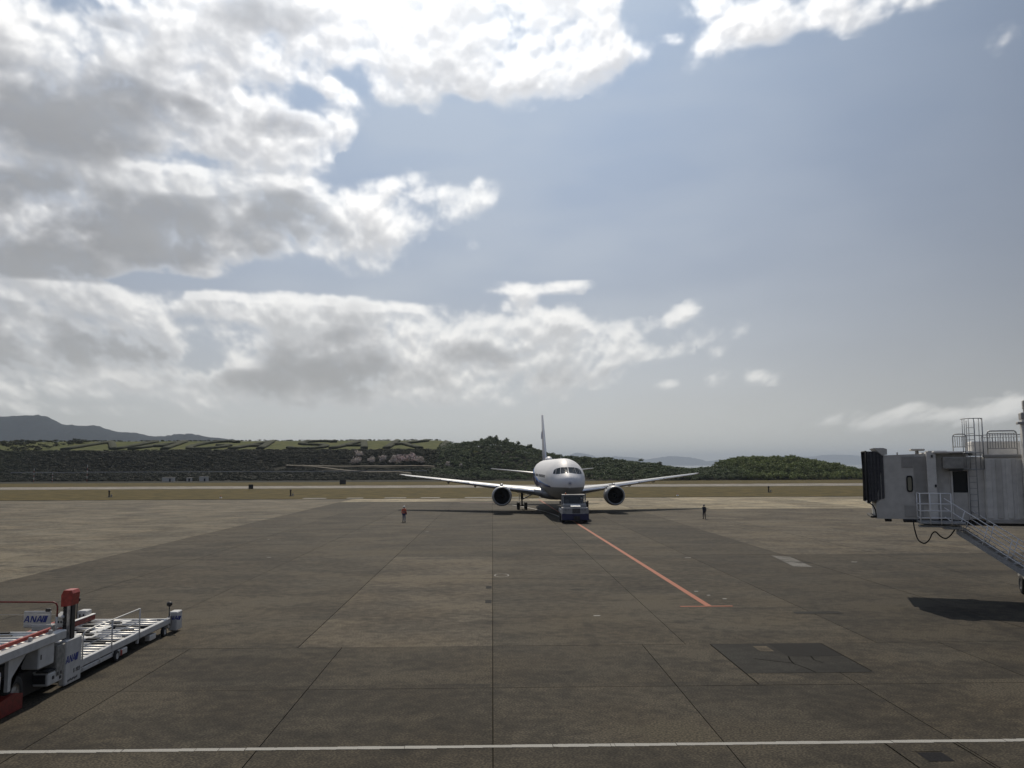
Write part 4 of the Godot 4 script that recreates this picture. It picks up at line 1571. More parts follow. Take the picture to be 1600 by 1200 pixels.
func main_gear(t: Node3D, s: int):
	if jet_wheel.is_empty():
		jet_wheel = wheel_mesh(0.58, 0.42)
	var x := 4.65 * s
	var z := -28.6
	var b := Mb.new(true)
	b.tube(Vector3(x, 3.1, z), Vector3(x, 1.5, z), 0.2, 14)
	b.tube(Vector3(x, 1.5, z), Vector3(x, 0.62, z), 0.13, 12)
	b.tube(Vector3(x, 0.62, z + 0.72), Vector3(x, 0.62, z - 0.72), 0.14, 10)
	for k in [-0.72, 0.72]:
		b.tube(Vector3(x - 0.57, 0.58, z + k), Vector3(x + 0.57, 0.58, z + k), 0.09, 8)
	var g := obj("main_gear", b, M.dark_metal, t)
	var br := Mb.new(true)
	br.tube(Vector3(x - 0.1 * s, 1.55, z), Vector3(x - 2.5 * s, 2.7, z), 0.085, 8)
	br.tube(Vector3(x - 0.1 * s, 2.3, z), Vector3(x - 1.4 * s, 2.2, z), 0.05, 6)
	obj("side_brace", br, M.steel, g)
	var dr := Mb.new()
	dr.box(Vector3(x + 0.42 * s, 2.1, z), Vector3(0.06, 1.5, 1.3), 0.02)
	obj("gear_door", dr, M.belly_grey, g)
	var tl := Mb.new()
	tl.box(Vector3(x + 0.0, 1.35, z + 0.3), Vector3(0.12, 0.6, 0.12), 0.02, Basis(Vector3.RIGHT, 0.4))
	tl.box(Vector3(x + 0.0, 0.95, z + 0.33), Vector3(0.12, 0.5, 0.12), 0.02, Basis(Vector3.RIGHT, -0.5))
	obj("torque_link", tl, M.steel, g)
	for k in [-0.72, 0.72]:
		for q in [-0.57, 0.57]:
			wheel(jet_wheel, g, Vector3(x + q, 0.58, z + k), M.steel)


func nose_gear(t: Node3D):
	var ms := wheel_mesh(0.47, 0.33)
	var z := -6.0
	var b := Mb.new(true)
	b.tube(Vector3(0, 2.7, z - 0.1), Vector3(0, 1.2, z), 0.14, 12)
	b.tube(Vector3(0, 1.2, z), Vector3(0, 0.5, z), 0.09, 10)
	b.tube(Vector3(-0.32, 0.47, z), Vector3(0.32, 0.47, z), 0.07, 8)
	b.tube(Vector3(0, 1.4, z), Vector3(0, 2.5, z - 1.4), 0.07, 8)
	var g := obj("nose_gear", b, M.steel, t)
	for q in [-0.3, 0.3]:
		wheel(ms, g, Vector3(q, 0.47, z), M.steel)
	for s in [-1, 1]:
		var d := Mb.new()
		d.box(Vector3(0.55 * s, 2.05, z + 0.4), Vector3(0.04, 0.75, 1.9), 0.01)
		obj("gear_door", d, M.plane_white, g)


# ------------------------------------------------------------------ people: one continuous skin meshed from tapered bones
# bones: [from, to, radius, radius, colour]; field joined with a smooth minimum, meshed as surface nets
func skin(st: SurfaceTool, bones: Array, cell: float, k: float):
	var lo := Vector3.ONE * 1e6
	var hi := -lo
	for b in bones:
		var r: float = maxf(b[2], b[3])
		for e in 2:
			lo = lo.min(b[e] - Vector3.ONE * r)
			hi = hi.max(b[e] + Vector3.ONE * r)
	lo -= Vector3.ONE * cell * 2.5
	hi += Vector3.ONE * cell * 2.5
	var n := Vector3i(((hi - lo) / cell).ceil()) + Vector3i.ONE
	var f := PackedFloat32Array()
	f.resize(n.x * n.y * n.z)
	f.fill(1.0)
	var near := PackedFloat32Array()
	near.resize(f.size())
	near.fill(9.0)
	var who := PackedInt32Array()
	who.resize(f.size())
	for bi in bones.size():
		var b: Array = bones[bi]
		var a: Vector3 = b[0]
		var ab: Vector3 = b[1] - a
		var l2 := maxf(ab.length_squared(), 1e-9)
		var r: float = maxf(b[2], b[3]) + cell * 2.0 + k
		var i0 := Vector3i(((a.min(b[1]) - Vector3.ONE * r - lo) / cell).floor()).clamp(Vector3i.ZERO, n - Vector3i.ONE)
		var i1 := Vector3i(((a.max(b[1]) + Vector3.ONE * r - lo) / cell).ceil()).clamp(Vector3i.ZERO, n - Vector3i.ONE)
		for z in range(i0.z, i1.z + 1):
			for y in range(i0.y, i1.y + 1):
				var row := (z * n.y + y) * n.x
				for x in range(i0.x, i1.x + 1):
					var p := lo + Vector3(x, y, z) * cell
					var t := clampf((p - a).dot(ab) / l2, 0.0, 1.0)
					var d := (p - a - ab * t).length() - lerpf(b[2], b[3], t)
					var o := f[row + x]
					var h := maxf(k - absf(o - d), 0.0) / k
					f[row + x] = minf(o, d) - h * h * k * 0.25
					if d < near[row + x]:
						near[row + x] = d
						who[row + x] = bi
	var at := {}
	var corner := [0, 1, n.x, n.x + 1, n.x * n.y, n.x * n.y + 1, n.x * n.y + n.x, n.x * n.y + n.x + 1]
	var off := [Vector3(0, 0, 0), Vector3(1, 0, 0), Vector3(0, 1, 0), Vector3(1, 1, 0), Vector3(0, 0, 1), Vector3(1, 0, 1), Vector3(0, 1, 1), Vector3(1, 1, 1)]
	var edges := [[0, 1], [2, 3], [4, 5], [6, 7], [0, 2], [1, 3], [4, 6], [5, 7], [0, 4], [1, 5], [2, 6], [3, 7]]
	for z in n.z - 1:
		for y in n.y - 1:
			for x in n.x - 1:
				var i := (z * n.y + y) * n.x + x
				if f[i] > cell * 3.0:
					continue
				var neg := 0
				for c in 8:
					if f[i + corner[c]] < 0.0:
						neg += 1
				if neg == 0 or neg == 8:
					continue
				var s := Vector3.ZERO
				var m := 0
				for e in edges:
					var va := f[i + corner[e[0]]]
					var vb := f[i + corner[e[1]]]
					if (va < 0.0) != (vb < 0.0):
						s += off[e[0]].lerp(off[e[1]], va / (va - vb))
						m += 1
				at[i] = [lo + (Vector3(x, y, z) + s / m) * cell, bones[who[i]][4]]
	var step := [1, n.x, n.x * n.y]
	for i in at:
		for ax in 3:
			var u: int = step[(ax + 1) % 3]
			var v: int = step[(ax + 2) % 3]
			var j: int = i + step[ax]
			if (f[i] < 0.0) == (f[j] < 0.0):
				continue
			if not (at.has(i - u) and at.has(i - v) and at.has(i - u - v)):
				continue
			var q := [at[i], at[i - u], at[i - u - v], at[i - v]]
			var order := [0, 1, 2, 0, 2, 3] if f[i] < 0.0 else [0, 2, 1, 0, 3, 2]
			for o in order:
				st.set_color(q[o][1])
				st.add_vertex(q[o][0])


func limb(a: Vector3, b: Vector3, ra: float, rb: float, c: Color) -> Array:
	return [a, b, ra, rb, c]


func hand_bones(wrist: Vector3, dir: Vector3, palm_n: Vector3, side: float, c: Color, curl := 0.35) -> Array:
	# palm and five fingers; dir points along the fingers, palm_n out of the palm
	var across := dir.cross(palm_n).normalized() * side
	var out := []
	var knuckle := wrist + dir * 0.085
	out.append(limb(wrist, wrist + dir * 0.045, 0.026, 0.030, c))
	for k in 4:
		var o := (k - 1.5) * 0.019
		out.append(limb(wrist + dir * 0.03 + across * o * 0.8, knuckle + across * o, 0.014, 0.011, c))
		var p := knuckle + across * o
		var d := (dir + palm_n * curl * 0.5).normalized()
		var ln: float = [0.068, 0.078, 0.072, 0.056][k]
		for q in 3:
			var e: Vector3 = p + d * ln * [0.45, 0.31, 0.24][q]
			out.append(limb(p, e, 0.0092 - 0.0008 * q, 0.0088 - 0.0008 * q, c))
			p = e
			d = (d + palm_n * curl).normalized()
	var tb := wrist + dir * 0.025 - across * 0.024
	var tm := tb + (dir * 0.7 - across * 0.55 + palm_n * 0.35).normalized() * 0.042
	out.append(limb(tb, tm, 0.014, 0.0105, c))
	out.append(limb(tm, tm + (dir + palm_n * 0.4).normalized() * 0.032, 0.0103, 0.0088, c))
	return out


# a standing or seated person; pose gives joint positions facing -Z
func person_mesh(j: Dictionary, jacket: Color, trousers: Color, shoes: Color, skin_c: Color, glove: Color) -> ArrayMesh:
	var st := SurfaceTool.new()
	st.begin(Mesh.PRIMITIVE_TRIANGLES)
	st.set_smooth_group(0)
	var b := []
	b.append(limb(j.hip + Vector3(-0.07, 0, 0), j.hip + Vector3(0.07, 0, 0), 0.125, 0.125, trousers))
	b.append(limb(j.hip + Vector3(0, 0.08, 0), j.waist, 0.135, 0.13, jacket))
	b.append(limb(j.waist + Vector3(-0.05, 0, 0), j.chest + Vector3(-0.08, 0, 0), 0.11, 0.125, jacket))
	b.append(limb(j.waist + Vector3(0.05, 0, 0), j.chest + Vector3(0.08, 0, 0), 0.11, 0.125, jacket))
	b.append(limb(j.shoulder_l, j.shoulder_r, 0.075, 0.075, jacket))
	b.append(limb(j.chest + Vector3(0, 0.06, 0), j.neck, 0.09, 0.058, jacket))
	for s in ["l", "r"]:
		b.append(limb(j["shoulder_" + s], j["elbow_" + s], 0.066, 0.052, jacket))
		b.append(limb(j["elbow_" + s], j["wrist_" + s], 0.052, 0.036, jacket))
		b.append(limb(j["thigh_" + s], j["knee_" + s], 0.092, 0.066, trousers))
		b.append(limb(j["knee_" + s], j["ankle_" + s], 0.066, 0.048, trousers))
		b.append(limb(j["ankle_" + s] + Vector3(0, -0.03, 0.03), j["toe_" + s], 0.05, 0.036, shoes))
	skin(st, b, 0.016, 0.05)
	var h := []
	var hd: Vector3 = j.head
	h.append(limb(j.neck + Vector3(0, -0.03, 0), hd + Vector3(0, -0.06, 0), 0.055, 0.052, skin_c))
	h.append(limb(hd + Vector3(0, 0.025, 0.012), hd + Vector3(0, 0.03, -0.02), 0.092, 0.086, skin_c))
	h.append(limb(hd + Vector3(0, -0.05, -0.035), hd + Vector3(0, -0.085, -0.06), 0.062, 0.036, skin_c))
	h.append(limb(hd + Vector3(0, 0.01, -0.10), hd + Vector3(0, -0.03, -0.118), 0.012, 0.017, skin_c))
	for s in [-1, 1]:
		h.append(limb(hd + Vector3(0.088 * s, 0.015, 0.01), hd + Vector3(0.09 * s, -0.02, 0.004), 0.014, 0.010, skin_c))
		h.append(limb(hd + Vector3(0.034 * s, 0.012, -0.090), hd + Vector3(0.036 * s, 0.012, -0.092), 0.013, 0.013, Color(0.03, 0.025, 0.02)))
		h.append(limb(hd + Vector3(0.02 * s, 0.038, -0.097), hd + Vector3(0.052 * s, 0.036, -0.086), 0.008, 0.006, Color(0.02, 0.017, 0.015)))
	h.append(limb(hd + Vector3(-0.02, -0.062, -0.094), hd + Vector3(0.02, -0.062, -0.094), 0.009, 0.009, skin_c * Color(0.8, 0.5, 0.5)))
	# hair below the helmet
	h.append(limb(hd + Vector3(-0.03, 0.01, 0.06), hd + Vector3(0.03, 0.01, 0.06), 0.055, 0.055, Color(0.015, 0.013, 0.012)))
	skin(st, h, 0.007, 0.018)
	for s in ["l", "r"]:
		var d: Vector3 = (j["wrist_" + s] - j["elbow_" + s]).normalized()
		var inw := Vector3(1 if s == "l" else -1, 0, 0)
		if absf(d.dot(inw)) > 0.8:
			inw = Vector3.DOWN
		inw = (inw - d * d.dot(inw)).normalized()
		skin(st, hand_bones(j["wrist_" + s] - d * 0.015, d, inw, 1.0 if s == "l" else -1.0, glove), 0.006, 0.008)
	st.generate_normals()
	return st.commit()


func standing(step := 0.0, lean := 0.0) -> Dictionary:
	return {"hip": Vector3(0, 0.94, 0), "waist": Vector3(0, 1.10, -0.01), "chest": Vector3(0, 1.33, -0.02 - lean), "neck": Vector3(0, 1.53, -0.02 - lean), "head": Vector3(0, 1.66, -0.04 - lean),
		"shoulder_l": Vector3(-0.18, 1.43, -0.01 - lean), "shoulder_r": Vector3(0.18, 1.43, -0.01 - lean), "elbow_l": Vector3(-0.255, 1.15, 0.03), "elbow_r": Vector3(0.255, 1.15, 0.03), "wrist_l": Vector3(-0.25, 0.91, -0.07), "wrist_r": Vector3(0.25, 0.91, -0.07),
		"thigh_l": Vector3(-0.095, 0.90, 0), "thigh_r": Vector3(0.095, 0.90, 0), "knee_l": Vector3(-0.115, 0.50, -0.03 - step), "knee_r": Vector3(0.115, 0.50, -0.03 + step * 0.4), "ankle_l": Vector3(-0.125, 0.09, 0.0 - step), "ankle_r": Vector3(0.125, 0.09, 0.0 + step), "toe_l": Vector3(-0.145, 0.038, -0.15 - step), "toe_r": Vector3(0.145, 0.038, -0.15 + step)}


func helmet(parent: Node3D, hd: Vector3, m: Material):
	var b := Mb.new(true)
	var c := hd + Vector3(0, 0.045, 0.0)
	b.lathe(c, Vector3.UP, [Vector2(0.145, 0.0), Vector2(0.142, 0.015), Vector2(0.118, 0.022), Vector2(0.115, 0.05), Vector2(0.10, 0.09), Vector2(0.066, 0.12), Vector2(0.02, 0.133), Vector2(0.002, 0.134)], 22)
	b.lathe(c, Vector3.UP, [Vector2(0.145, 0.0), Vector2(0.11, 0.004)], 22)
	obj("helmet", b, m, parent)


func make_people():
	var skin_c := Color(0.42, 0.25, 0.17)
	var t := thing("person", "person in orange red jacket, blue trousers and white helmet standing left of the airliner", "person")
	t.position = Vector3(-10.55, 0, -103.6)
	t.rotation_degrees.y = -14
	t.scale = Vector3.ONE * 1.04
	var j := standing(0.02)
	j.wrist_r = Vector3(0.20, 1.02, -0.18)
	var body := put("body", person_mesh(j, Color(0.60, 0.13, 0.07), Color(0.05, 0.08, 0.17), Color(0.012, 0.012, 0.012), skin_c, Color(0.35, 0.35, 0.33)), M.person_body, t)
	helmet(t, j.head, M.helmet_white)
	var v := Mb.new(true)
	for q in [[0.05, 0.0], [0.12, 0.0]]:
		v.lathe(Vector3(0, 1.10 + q[0], -0.012), Vector3.UP, [Vector2(0.178, 0.0), Vector2(0.178, 0.035)], 20)
	obj("reflective_band", v, M.cream, t)
	var bag := Mb.new()
	bag.box(Vector3(0.27, 0.98, 0.02), Vector3(0.12, 0.26, 0.2), 0.03)
	bag.path([Vector3(0.24, 1.10, 0.06), Vector3(0.15, 1.28, 0.13), Vector3(-0.05, 1.44, 0.11), Vector3(-0.15, 1.51, 0.0)], 0.014, 5)
	obj("shoulder_bag", bag, M.dark_red, t)
	var u := thing("person", "person in dark uniform standing alone right of the airliner wing shadow", "person")
	u.position = Vector3(26.1, 0, -106.2)
	u.rotation_degrees.y = 16
	u.scale = Vector3.ONE * 0.98
	var k := standing(0.03)
	k.wrist_l = Vector3(-0.12, 0.96, 0.16)
	k.elbow_l = Vector3(-0.25, 1.14, 0.12)
	put("body", person_mesh(k, Color(0.022, 0.026, 0.040), Color(0.016, 0.018, 0.026), Color(0.01, 0.01, 0.01), skin_c, Color(0.03, 0.03, 0.03)), M.person_body, u)
	helmet(u, k.head, M.helmet_dark)
	# the tug's driver, seated
	var w := thing("person", "driver in dark clothes and pale helmet seated behind the tug's windscreen", "person")
	w.position = Vector3(10.5, 1.66, -101.95)
	w.rotation_degrees.y = 180
	var s := {"hip": Vector3(0, 0.32, 0), "waist": Vector3(0, 0.48, -0.01), "chest": Vector3(0, 0.72, -0.02), "neck": Vector3(0, 0.92, -0.03), "head": Vector3(0, 1.05, -0.05), "shoulder_l": Vector3(-0.18, 0.82, -0.01), "shoulder_r": Vector3(0.18, 0.82, -0.01),
		"elbow_l": Vector3(-0.25, 0.58, -0.12), "elbow_r": Vector3(0.25, 0.58, -0.12), "wrist_l": Vector3(-0.14, 0.62, -0.36), "wrist_r": Vector3(0.14, 0.62, -0.36), "thigh_l": Vector3(-0.09, 0.30, -0.02), "thigh_r": Vector3(0.09, 0.30, -0.02), "knee_l": Vector3(-0.12, 0.33, -0.44), "knee_r": Vector3(0.12, 0.33, -0.44), "ankle_l": Vector3(-0.12, -0.08, -0.5), "ankle_r": Vector3(0.12, -0.08, -0.5), "toe_l": Vector3(-0.13, -0.13, -0.66), "toe_r": Vector3(0.13, -0.13, -0.66)}
	put("body", person_mesh(s, Color(0.05, 0.06, 0.08), Color(0.03, 0.035, 0.05), Color(0.01, 0.01, 0.01), skin_c, Color(0.3, 0.3, 0.3)), M.person_body, w)
	helmet(w, s.head, M.helmet_white)


# ------------------------------------------------------------------ tow tractor in front of the nose wheel
func make_tug():
	var t := thing("tow_tractor", "grey and dark blue aircraft tow tractor with open cab under the airliner nose", "tow tractor")
	t.position = Vector3(9.55, 0, -102.3)
	# own axes: front at +Z 2.9
	var ch := Mb.new()
	ch.box(Vector3(0, 0.62, 0), Vector3(2.5, 0.5, 5.6), 0.04)
	obj("chassis", ch, M.dark_metal, t)
	var bp := Mb.new()
	bp.box(Vector3(0, 0.72, 2.72), Vector3(3.1, 0.74, 0.36), 0.06)
	bp.box(Vector3(-1.32, 0.72, 2.25), Vector3(0.46, 0.72, 0.6), 0.05)
	bp.box(Vector3(1.32, 0.72, 2.25), Vector3(0.46, 0.72, 0.6), 0.05)
	var bumper := obj("bumper", bp, M.tug_blue, t)
	var hk := Mb.new()
	hk.box(Vector3(0.15, 0.62, 2.93), Vector3(0.75, 0.42, 0.06), 0.02)
	hk.tube(Vector3(0.15, 0.45, 2.98), Vector3(0.15, 0.85, 2.98), 0.05, 8)
	obj("tow_hook", hk, M.dark_metal, bumper)
	var bd := Mb.new()
	bd.box(Vector3(0, 1.42, 2.0), Vector3(3.06, 0.74, 1.66), 0.08)
	bd.box(Vector3(0, 1.28, -1.75), Vector3(3.0, 0.5, 2.2), 0.08)
	bd.box(Vector3(-1.36, 1.22, 0.2), Vector3(0.3, 0.5, 2.4), 0.05)
	bd.box(Vector3(1.36, 1.22, 0.2), Vector3(0.3, 0.5, 2.4), 0.05)
	bd.box(Vector3(0, 1.98, 1.72), Vector3(2.7, 0.42, 0.9), 0.06)
	bd.box(Vector3(0, 1.0, 0.2), Vector3(2.5, 0.1, 2.6), 0.02)
	bd.box(Vector3(0, 1.72, -0.55), Vector3(2.6, 0.6, 0.2), 0.04)
	var body := obj("body", bd, M.tug_grey, t)
	var tr := Mb.new()
	tr.box(Vector3(0, 1.1, 2.87), Vector3(2.2, 0.06, 0.05), 0.01)
	obj("trim_strip", tr, M.galvanised, body)
	var gr := Mb.new()
	gr.box(Vector3(0.1, 1.42, 2.84), Vector3(0.9, 0.58, 0.06), 0.01)
	var grille := obj("grille", gr, M.dark_metal, t)
	var sl := Mb.new()
	sl.box(Vector3.ZERO, Vector3(0.86, 0.025, 0.02), 0.005)
	var slm := sl.done()
	for i in 6:
		var o := put("slat", slm, M.steel, grille)
		o.position = Vector3(0.1, 1.19 + i * 0.09, 2.88)
	# the sunlit white sheet on the hood
	var hs := Mb.new()
	hs.box(Vector3(0.05, 2.02, 2.30), Vector3(1.15, 0.04, 0.62), 0.01, Basis(Vector3.RIGHT, 0.42))
	obj("hood_panel", hs, M.sheet_white, body)
	for s in [-1, 1]:
		var hl := Mb.new(true)
		hl.tube(Vector3(1.12 * s, 1.55, 2.80), Vector3(1.12 * s, 1.55, 2.87), 0.13, 16)
		hl.tube(Vector3(0.80 * s, 1.55, 2.80), Vector3(0.80 * s, 1.55, 2.86), 0.09, 14)
		obj("headlight", hl, M.glass, body)
		var mir := Mb.new()
		mir.box(Vector3(1.62 * s, 2.35, 1.2), Vector3(0.18, 0.32, 0.05), 0.02)
		mir.tube(Vector3(1.3 * s, 2.15, 1.2), Vector3(1.6 * s, 2.35, 1.2), 0.015, 5)
		obj("mirror", mir, M.dark_metal, t)
		for z in [1.55, -1.7]:
			pass
	var wm := wheel_mesh(0.55, 0.4)
	for s in [-1, 1]:
		for z in [1.2, -1.75]:
			wheel(wm, t, Vector3(1.32 * s, 0.55, z), M.steel)
	# cab frame with glass
	var fr := Mb.new()
	for s in [-1, 1]:
		fr.tube(Vector3(1.3 * s, 2.15, 1.32), Vector3(1.27 * s, 3.15, 1.15), 0.05, 8)
		fr.tube(Vector3(1.3 * s, 1.5, -0.6), Vector3(1.27 * s, 3.15, -0.6), 0.05, 8)
		fr.tube(Vector3(1.27 * s, 3.15, 1.15), Vector3(1.27 * s, 3.15, -0.6), 0.045, 8)
	fr.tube(Vector3(-1.3, 3.15, 1.15), Vector3(1.3, 3.15, 1.15), 0.06, 8)
	fr.tube(Vector3(-1.3, 3.15, -0.6), Vector3(1.3, 3.15, -0.6), 0.05, 8)
	var cab := obj("cab_frame", fr, M.galvanised, t)
	var rf := Mb.new()
	rf.box(Vector3(0, 3.2, 0.28), Vector3(2.66, 0.06, 1.9), 0.02)
	obj("roof", rf, M.tug_grey, cab)
	var ws := Mb.new()
	ws.quad(Vector3(-1.25, 2.2, 1.31), Vector3(1.25, 2.2, 1.31), Vector3(1.23, 3.12, 1.15), Vector3(-1.23, 3.12, 1.15))
	obj("windscreen", ws, M.glass, cab)
	var bk := Mb.new()
	bk.box(Vector3(0, 2.45, -0.62), Vector3(2.5, 1.3, 0.04), 0.01)
	obj("rear_panel", bk, M.dark_metal, cab)
	for x in [-0.75, 1.0]:
		var se := Mb.new()
		se.box(Vector3(x, 1.50, 0.2), Vector3(0.55, 0.74, 0.5), 0.05)
		se.box(Vector3(x, 2.2, -0.16), Vector3(0.55, 0.8, 0.14), 0.05)
		obj("seat", se, M.black_cloth, t)
	var stw := Mb.new(true)
	var ring := []
	for i in 17:
		var a := TAU * i / 16.0
		ring.append(Vector3(1.0 + 0.2 * cos(a), 2.33 + 0.15 * sin(a), 0.78 - 0.1 * sin(a)))
	stw.path(ring, 0.018, 6)
	stw.tube(Vector3(1.0, 2.3, 0.78), Vector3(1.0, 1.7, 1.05), 0.03, 6)
	obj("steering_wheel", stw, M.print_black, t)
	var bc := Mb.new(true)
	bc.lathe(Vector3(-0.9, 3.23, 0.2), Vector3.UP, [Vector2(0.09, 0.0), Vector2(0.085, 0.14), Vector2(0.03, 0.19), Vector2(0.002, 0.19)], 14)
	obj("beacon", bc, M.orange_lens, cab)
	# tow bar to the nose gear, a thing of its own
	var tb := thing("tow_bar", "long steel tow bar between the tug and the airliner's nose wheel", "tow bar")
	var b := Mb.new(true)
	b.tube(Vector3(9.5, 0.55, -105.2), Vector3(9.35, 0.47, -109.3), 0.07, 8)
	b.tube(Vector3(9.1, 0.47, -109.3), Vector3(9.6, 0.47, -109.3), 0.06, 8)
	obj("bar", b, M.red_paint, tb)
	var w2 := wheel_mesh(0.17, 0.1)
	for s in [-1, 1]:
		wheel(w2, tb, Vector3(9.42 + 0.3 * s, 0.17, -107.0), M.steel)
	var ax := Mb.new()
	ax.tube(Vector3(9.1, 0.17, -107.0), Vector3(9.74, 0.17, -107.0), 0.03, 6)
	ax.tube(Vector3(9.42, 0.17, -107.0), Vector3(9.42, 0.5, -107.0), 0.03, 6)
	obj("axle", ax, M.steel, tb)


# ------------------------------------------------------------------ passenger boarding bridge at the right (front face at z = -44)
func make_bridge():
	var t := thing("boarding_bridge", "grey passenger boarding bridge with dark bellows end and rooftop rails at right", "boarding bridge")
	var zf := -44.0
	var zb := -47.2
	# cab
	var cb := Mb.new()
	cb.prism([Vector3(19.72, 4.62, zf), Vector3(20.22, 4.95, zf), Vector3(20.22, 7.06, zf), Vector3(22.48, 7.13, zf), Vector3(22.48, 3.84, zf), Vector3(19.72, 3.84, zf)], Vector3(0, 0, zb - zf))
	var cab := obj("cab", cb, M.bridge_panel, t)
	# raised panels on the cab side
	for q in [[21.15, 6.42, 21.76, 7.0, "bridge_dark"], [21.78, 4.55, 22.45, 7.0, "bridge_dark"], [21.2, 3.95, 22.2, 4.53, "bridge_dark"]]:
		var pb := Mb.new()
		pb.box(Vector3((q[0] + q[2]) / 2, (q[1] + q[3]) / 2, zf + 0.012), Vector3(q[2] - q[0], q[3] - q[1], 0.03), 0.008)
		obj("side_panel", pb, M[q[4]], cab)
	# ribs of the roller shutter
	var rb := Mb.new()
	rb.box(Vector3.ZERO, Vector3(0.025, 1.0, 0.02), 0.006)
	var rm := rb.done()
	for i in 10:
		var o := put("shutter_rib", rm, M.bridge_dark, cab)
		o.position = Vector3(21.84 + i * 0.062, 5.86, zf + 0.034)
		o.scale = Vector3(1, 2.25, 1)
	for i in 8:
		var o := put("shutter_rib", rm, M.bridge_dark, cab)
		o.position = Vector3(21.2 + i * 0.07, 6.71, zf + 0.034)
		o.scale = Vector3(1, 0.54, 1)
	# rounded window
	var wf := Mb.new(true)
	var outer := []
	var inner := []
	for i in 28:
		var a := TAU * i / 28.0
		var e := Vector2(signf(cos(a)) * pow(absf(cos(a)), 0.45), signf(sin(a)) * pow(absf(sin(a)), 0.45))
		outer.append(Vector2(21.54 + e.x * 0.17, 5.615 + e.y * 0.415))
		inner.append(Vector2(21.54 + e.x * 0.105, 5.615 + e.y * 0.345))
	var rings := []
	for q in [[outer, 0.002], [outer, 0.05], [inner, 0.05], [inner, 0.008]]:
		var ring := []
		for p in q[0]:
			ring.append(Vector3(p.x, p.y, zf + q[1]))
		rings.append(ring)
	wf.loft(rings)
	var win := obj("cab_window", wf, M.rubber, t)
	var gl := Mb.new()
	for i in 28:
		var j := (i + 1) % 28
		gl.tri(Vector3(21.54, 5.615, zf + 0.010), Vector3(inner[i].x, inner[i].y, zf + 0.010), Vector3(inner[j].x, inner[j].y, zf + 0.010))
	obj("pane", gl, mat("bright_glass", lin(0.26, 0.25, 0.19), 0.08) if not M.has("bright_glass") else M.bright_glass, win)
	# folding canopy of black cloth in vertical pleats, open towards the aircraft
	var bl := Mb.new()
	var pl := []
	for i in 11:
		var u := i / 10.0
		var x := lerpf(20.21, 19.30, u)
		var inset := 0.05 if i % 2 == 0 else -0.03
		var lo := lerpf(4.88, 4.66, u)
		if u > 0.85:
			lo -= 0.06
		var hi := lerpf(7.0, 7.27, minf(1.0, u * 2.2))
		pl.append([Vector3(x, lo, zf - inset + 0.03), Vector3(x - 0.02 * u, hi, zf - inset + 0.03), Vector3(x - 0.02 * u, hi + inset * 0.3, zb + inset - 0.03), Vector3(x, lo, zb + inset - 0.03)])
	bl.loft(pl, true, false)
	var bel := obj("bellows", bl, M.black_cloth, t)
	var pf := Mb.new(true)
	pf.path([Vector3(19.29, 4.62, zf + 0.03), Vector3(19.27, 7.27, zf + 0.03), Vector3(19.27, 7.28, zb - 0.03), Vector3(19.29, 4.62, zb - 0.03)], 0.05, 6)
	pf.path([Vector3(19.36, 4.64, zf), Vector3(19.55, 4.5, zf), Vector3(19.66, 4.3, zf), Vector3(19.70, 3.9, zf)], 0.035, 6)
	obj("bumper_roll", pf, M.rubber, bel)
	var sl := Mb.new()
	sl.box(Vector3(19.55, 3.92, (zf + zb) / 2), Vector3(0.3, 0.10, zf - zb - 0.2), 0.03)
	sl.box(Vector3(20.35, 3.76, zf - 0.3), Vector3(0.35, 0.14, 0.3), 0.02)
	obj("docking_bumper", sl, M.rubber, cab)
	# hood above the bellows
	var hd := Mb.new()
	hd.prism([Vector3(19.72, 7.44, zf + 0.05), Vector3(20.22, 7.44, zf + 0.05), Vector3(20.42, 7.38, zf + 0.05), Vector3(20.42, 7.10, zf + 0.05), Vector3(20.15, 7.05, zf + 0.05)], Vector3(0, 0, zb - zf - 0.1))
	obj("hood", hd, M.bridge_panel, cab)
	var br := Mb.new()
	br.box(Vector3(22.15, 7.34, -45.2), Vector3(0.75, 0.10, 0.9), 0.03)
	br.tube(Vector3(22.15, 7.12, -45.2), Vector3(22.15, 7.32, -45.2), 0.1, 8)
	obj("roof_vent", br, M.bridge_dark, cab)
	var br2 := Mb.new()
	br2.box(Vector3(21.0, 7.15, -44.4), Vector3(0.08, 0.14, 0.08), 0.02)
	br2.box(Vector3(23.1, 7.24, -44.8), Vector3(1.0, 0.07, 1.0), 0.02)
	obj("roof_fitting", br2, M.galvanised, cab)
	# rotunda: light corner post and a rounded drum behind it
	var rt := Mb.new()
	rt.prism([Vector3(22.47, 3.86, zf + 0.25), Vector3(22.92, 3.86, zf + 0.25), Vector3(22.92, 7.2, zf + 0.25), Vector3(22.44, 7.2, zf + 0.25)], Vector3(0, 0, -3.6))
	obj("corner_post", rt, M.bridge_light, t)
	var rt2 := Mb.new()
	rt2.box(Vector3(23.75, 5.5, -45.6), Vector3(1.66, 3.3, 2.9), 0.05)
	var drum := obj("rotunda", rt2, M.bridge_panel, t)
	var rr := Mb.new()
	rr.box(Vector3(23.9, 7.19, -45.3), Vector3(2.2, 0.10, 3.3), 0.03)
	rr.box(Vector3(23.2, 7.16, -43.95), Vector3(0.9, 0.12, 0.4), 0.03)
	obj("rotunda_roof", rr, M.bridge_light, drum)
	for q in [[22.72, 7.0], [22.85, 5.52], [23.45, 6.85]]:
		var sp := Mb.new()
		sp.box(Vector3(q[0], q[1], zf + 0.27), Vector3(0.09, 0.14, 0.08), 0.015)
		obj("side_lamp", sp, M.dark_metal, drum)
	# door canopy and dark doorway
	var dc := Mb.new()
	dc.box(Vector3(23.95, 6.65, zf + 0.12), Vector3(1.35, 0.58, 0.6), 0.03)
	obj("door_canopy", dc, M.cream, drum)
	var dl := Mb.new()
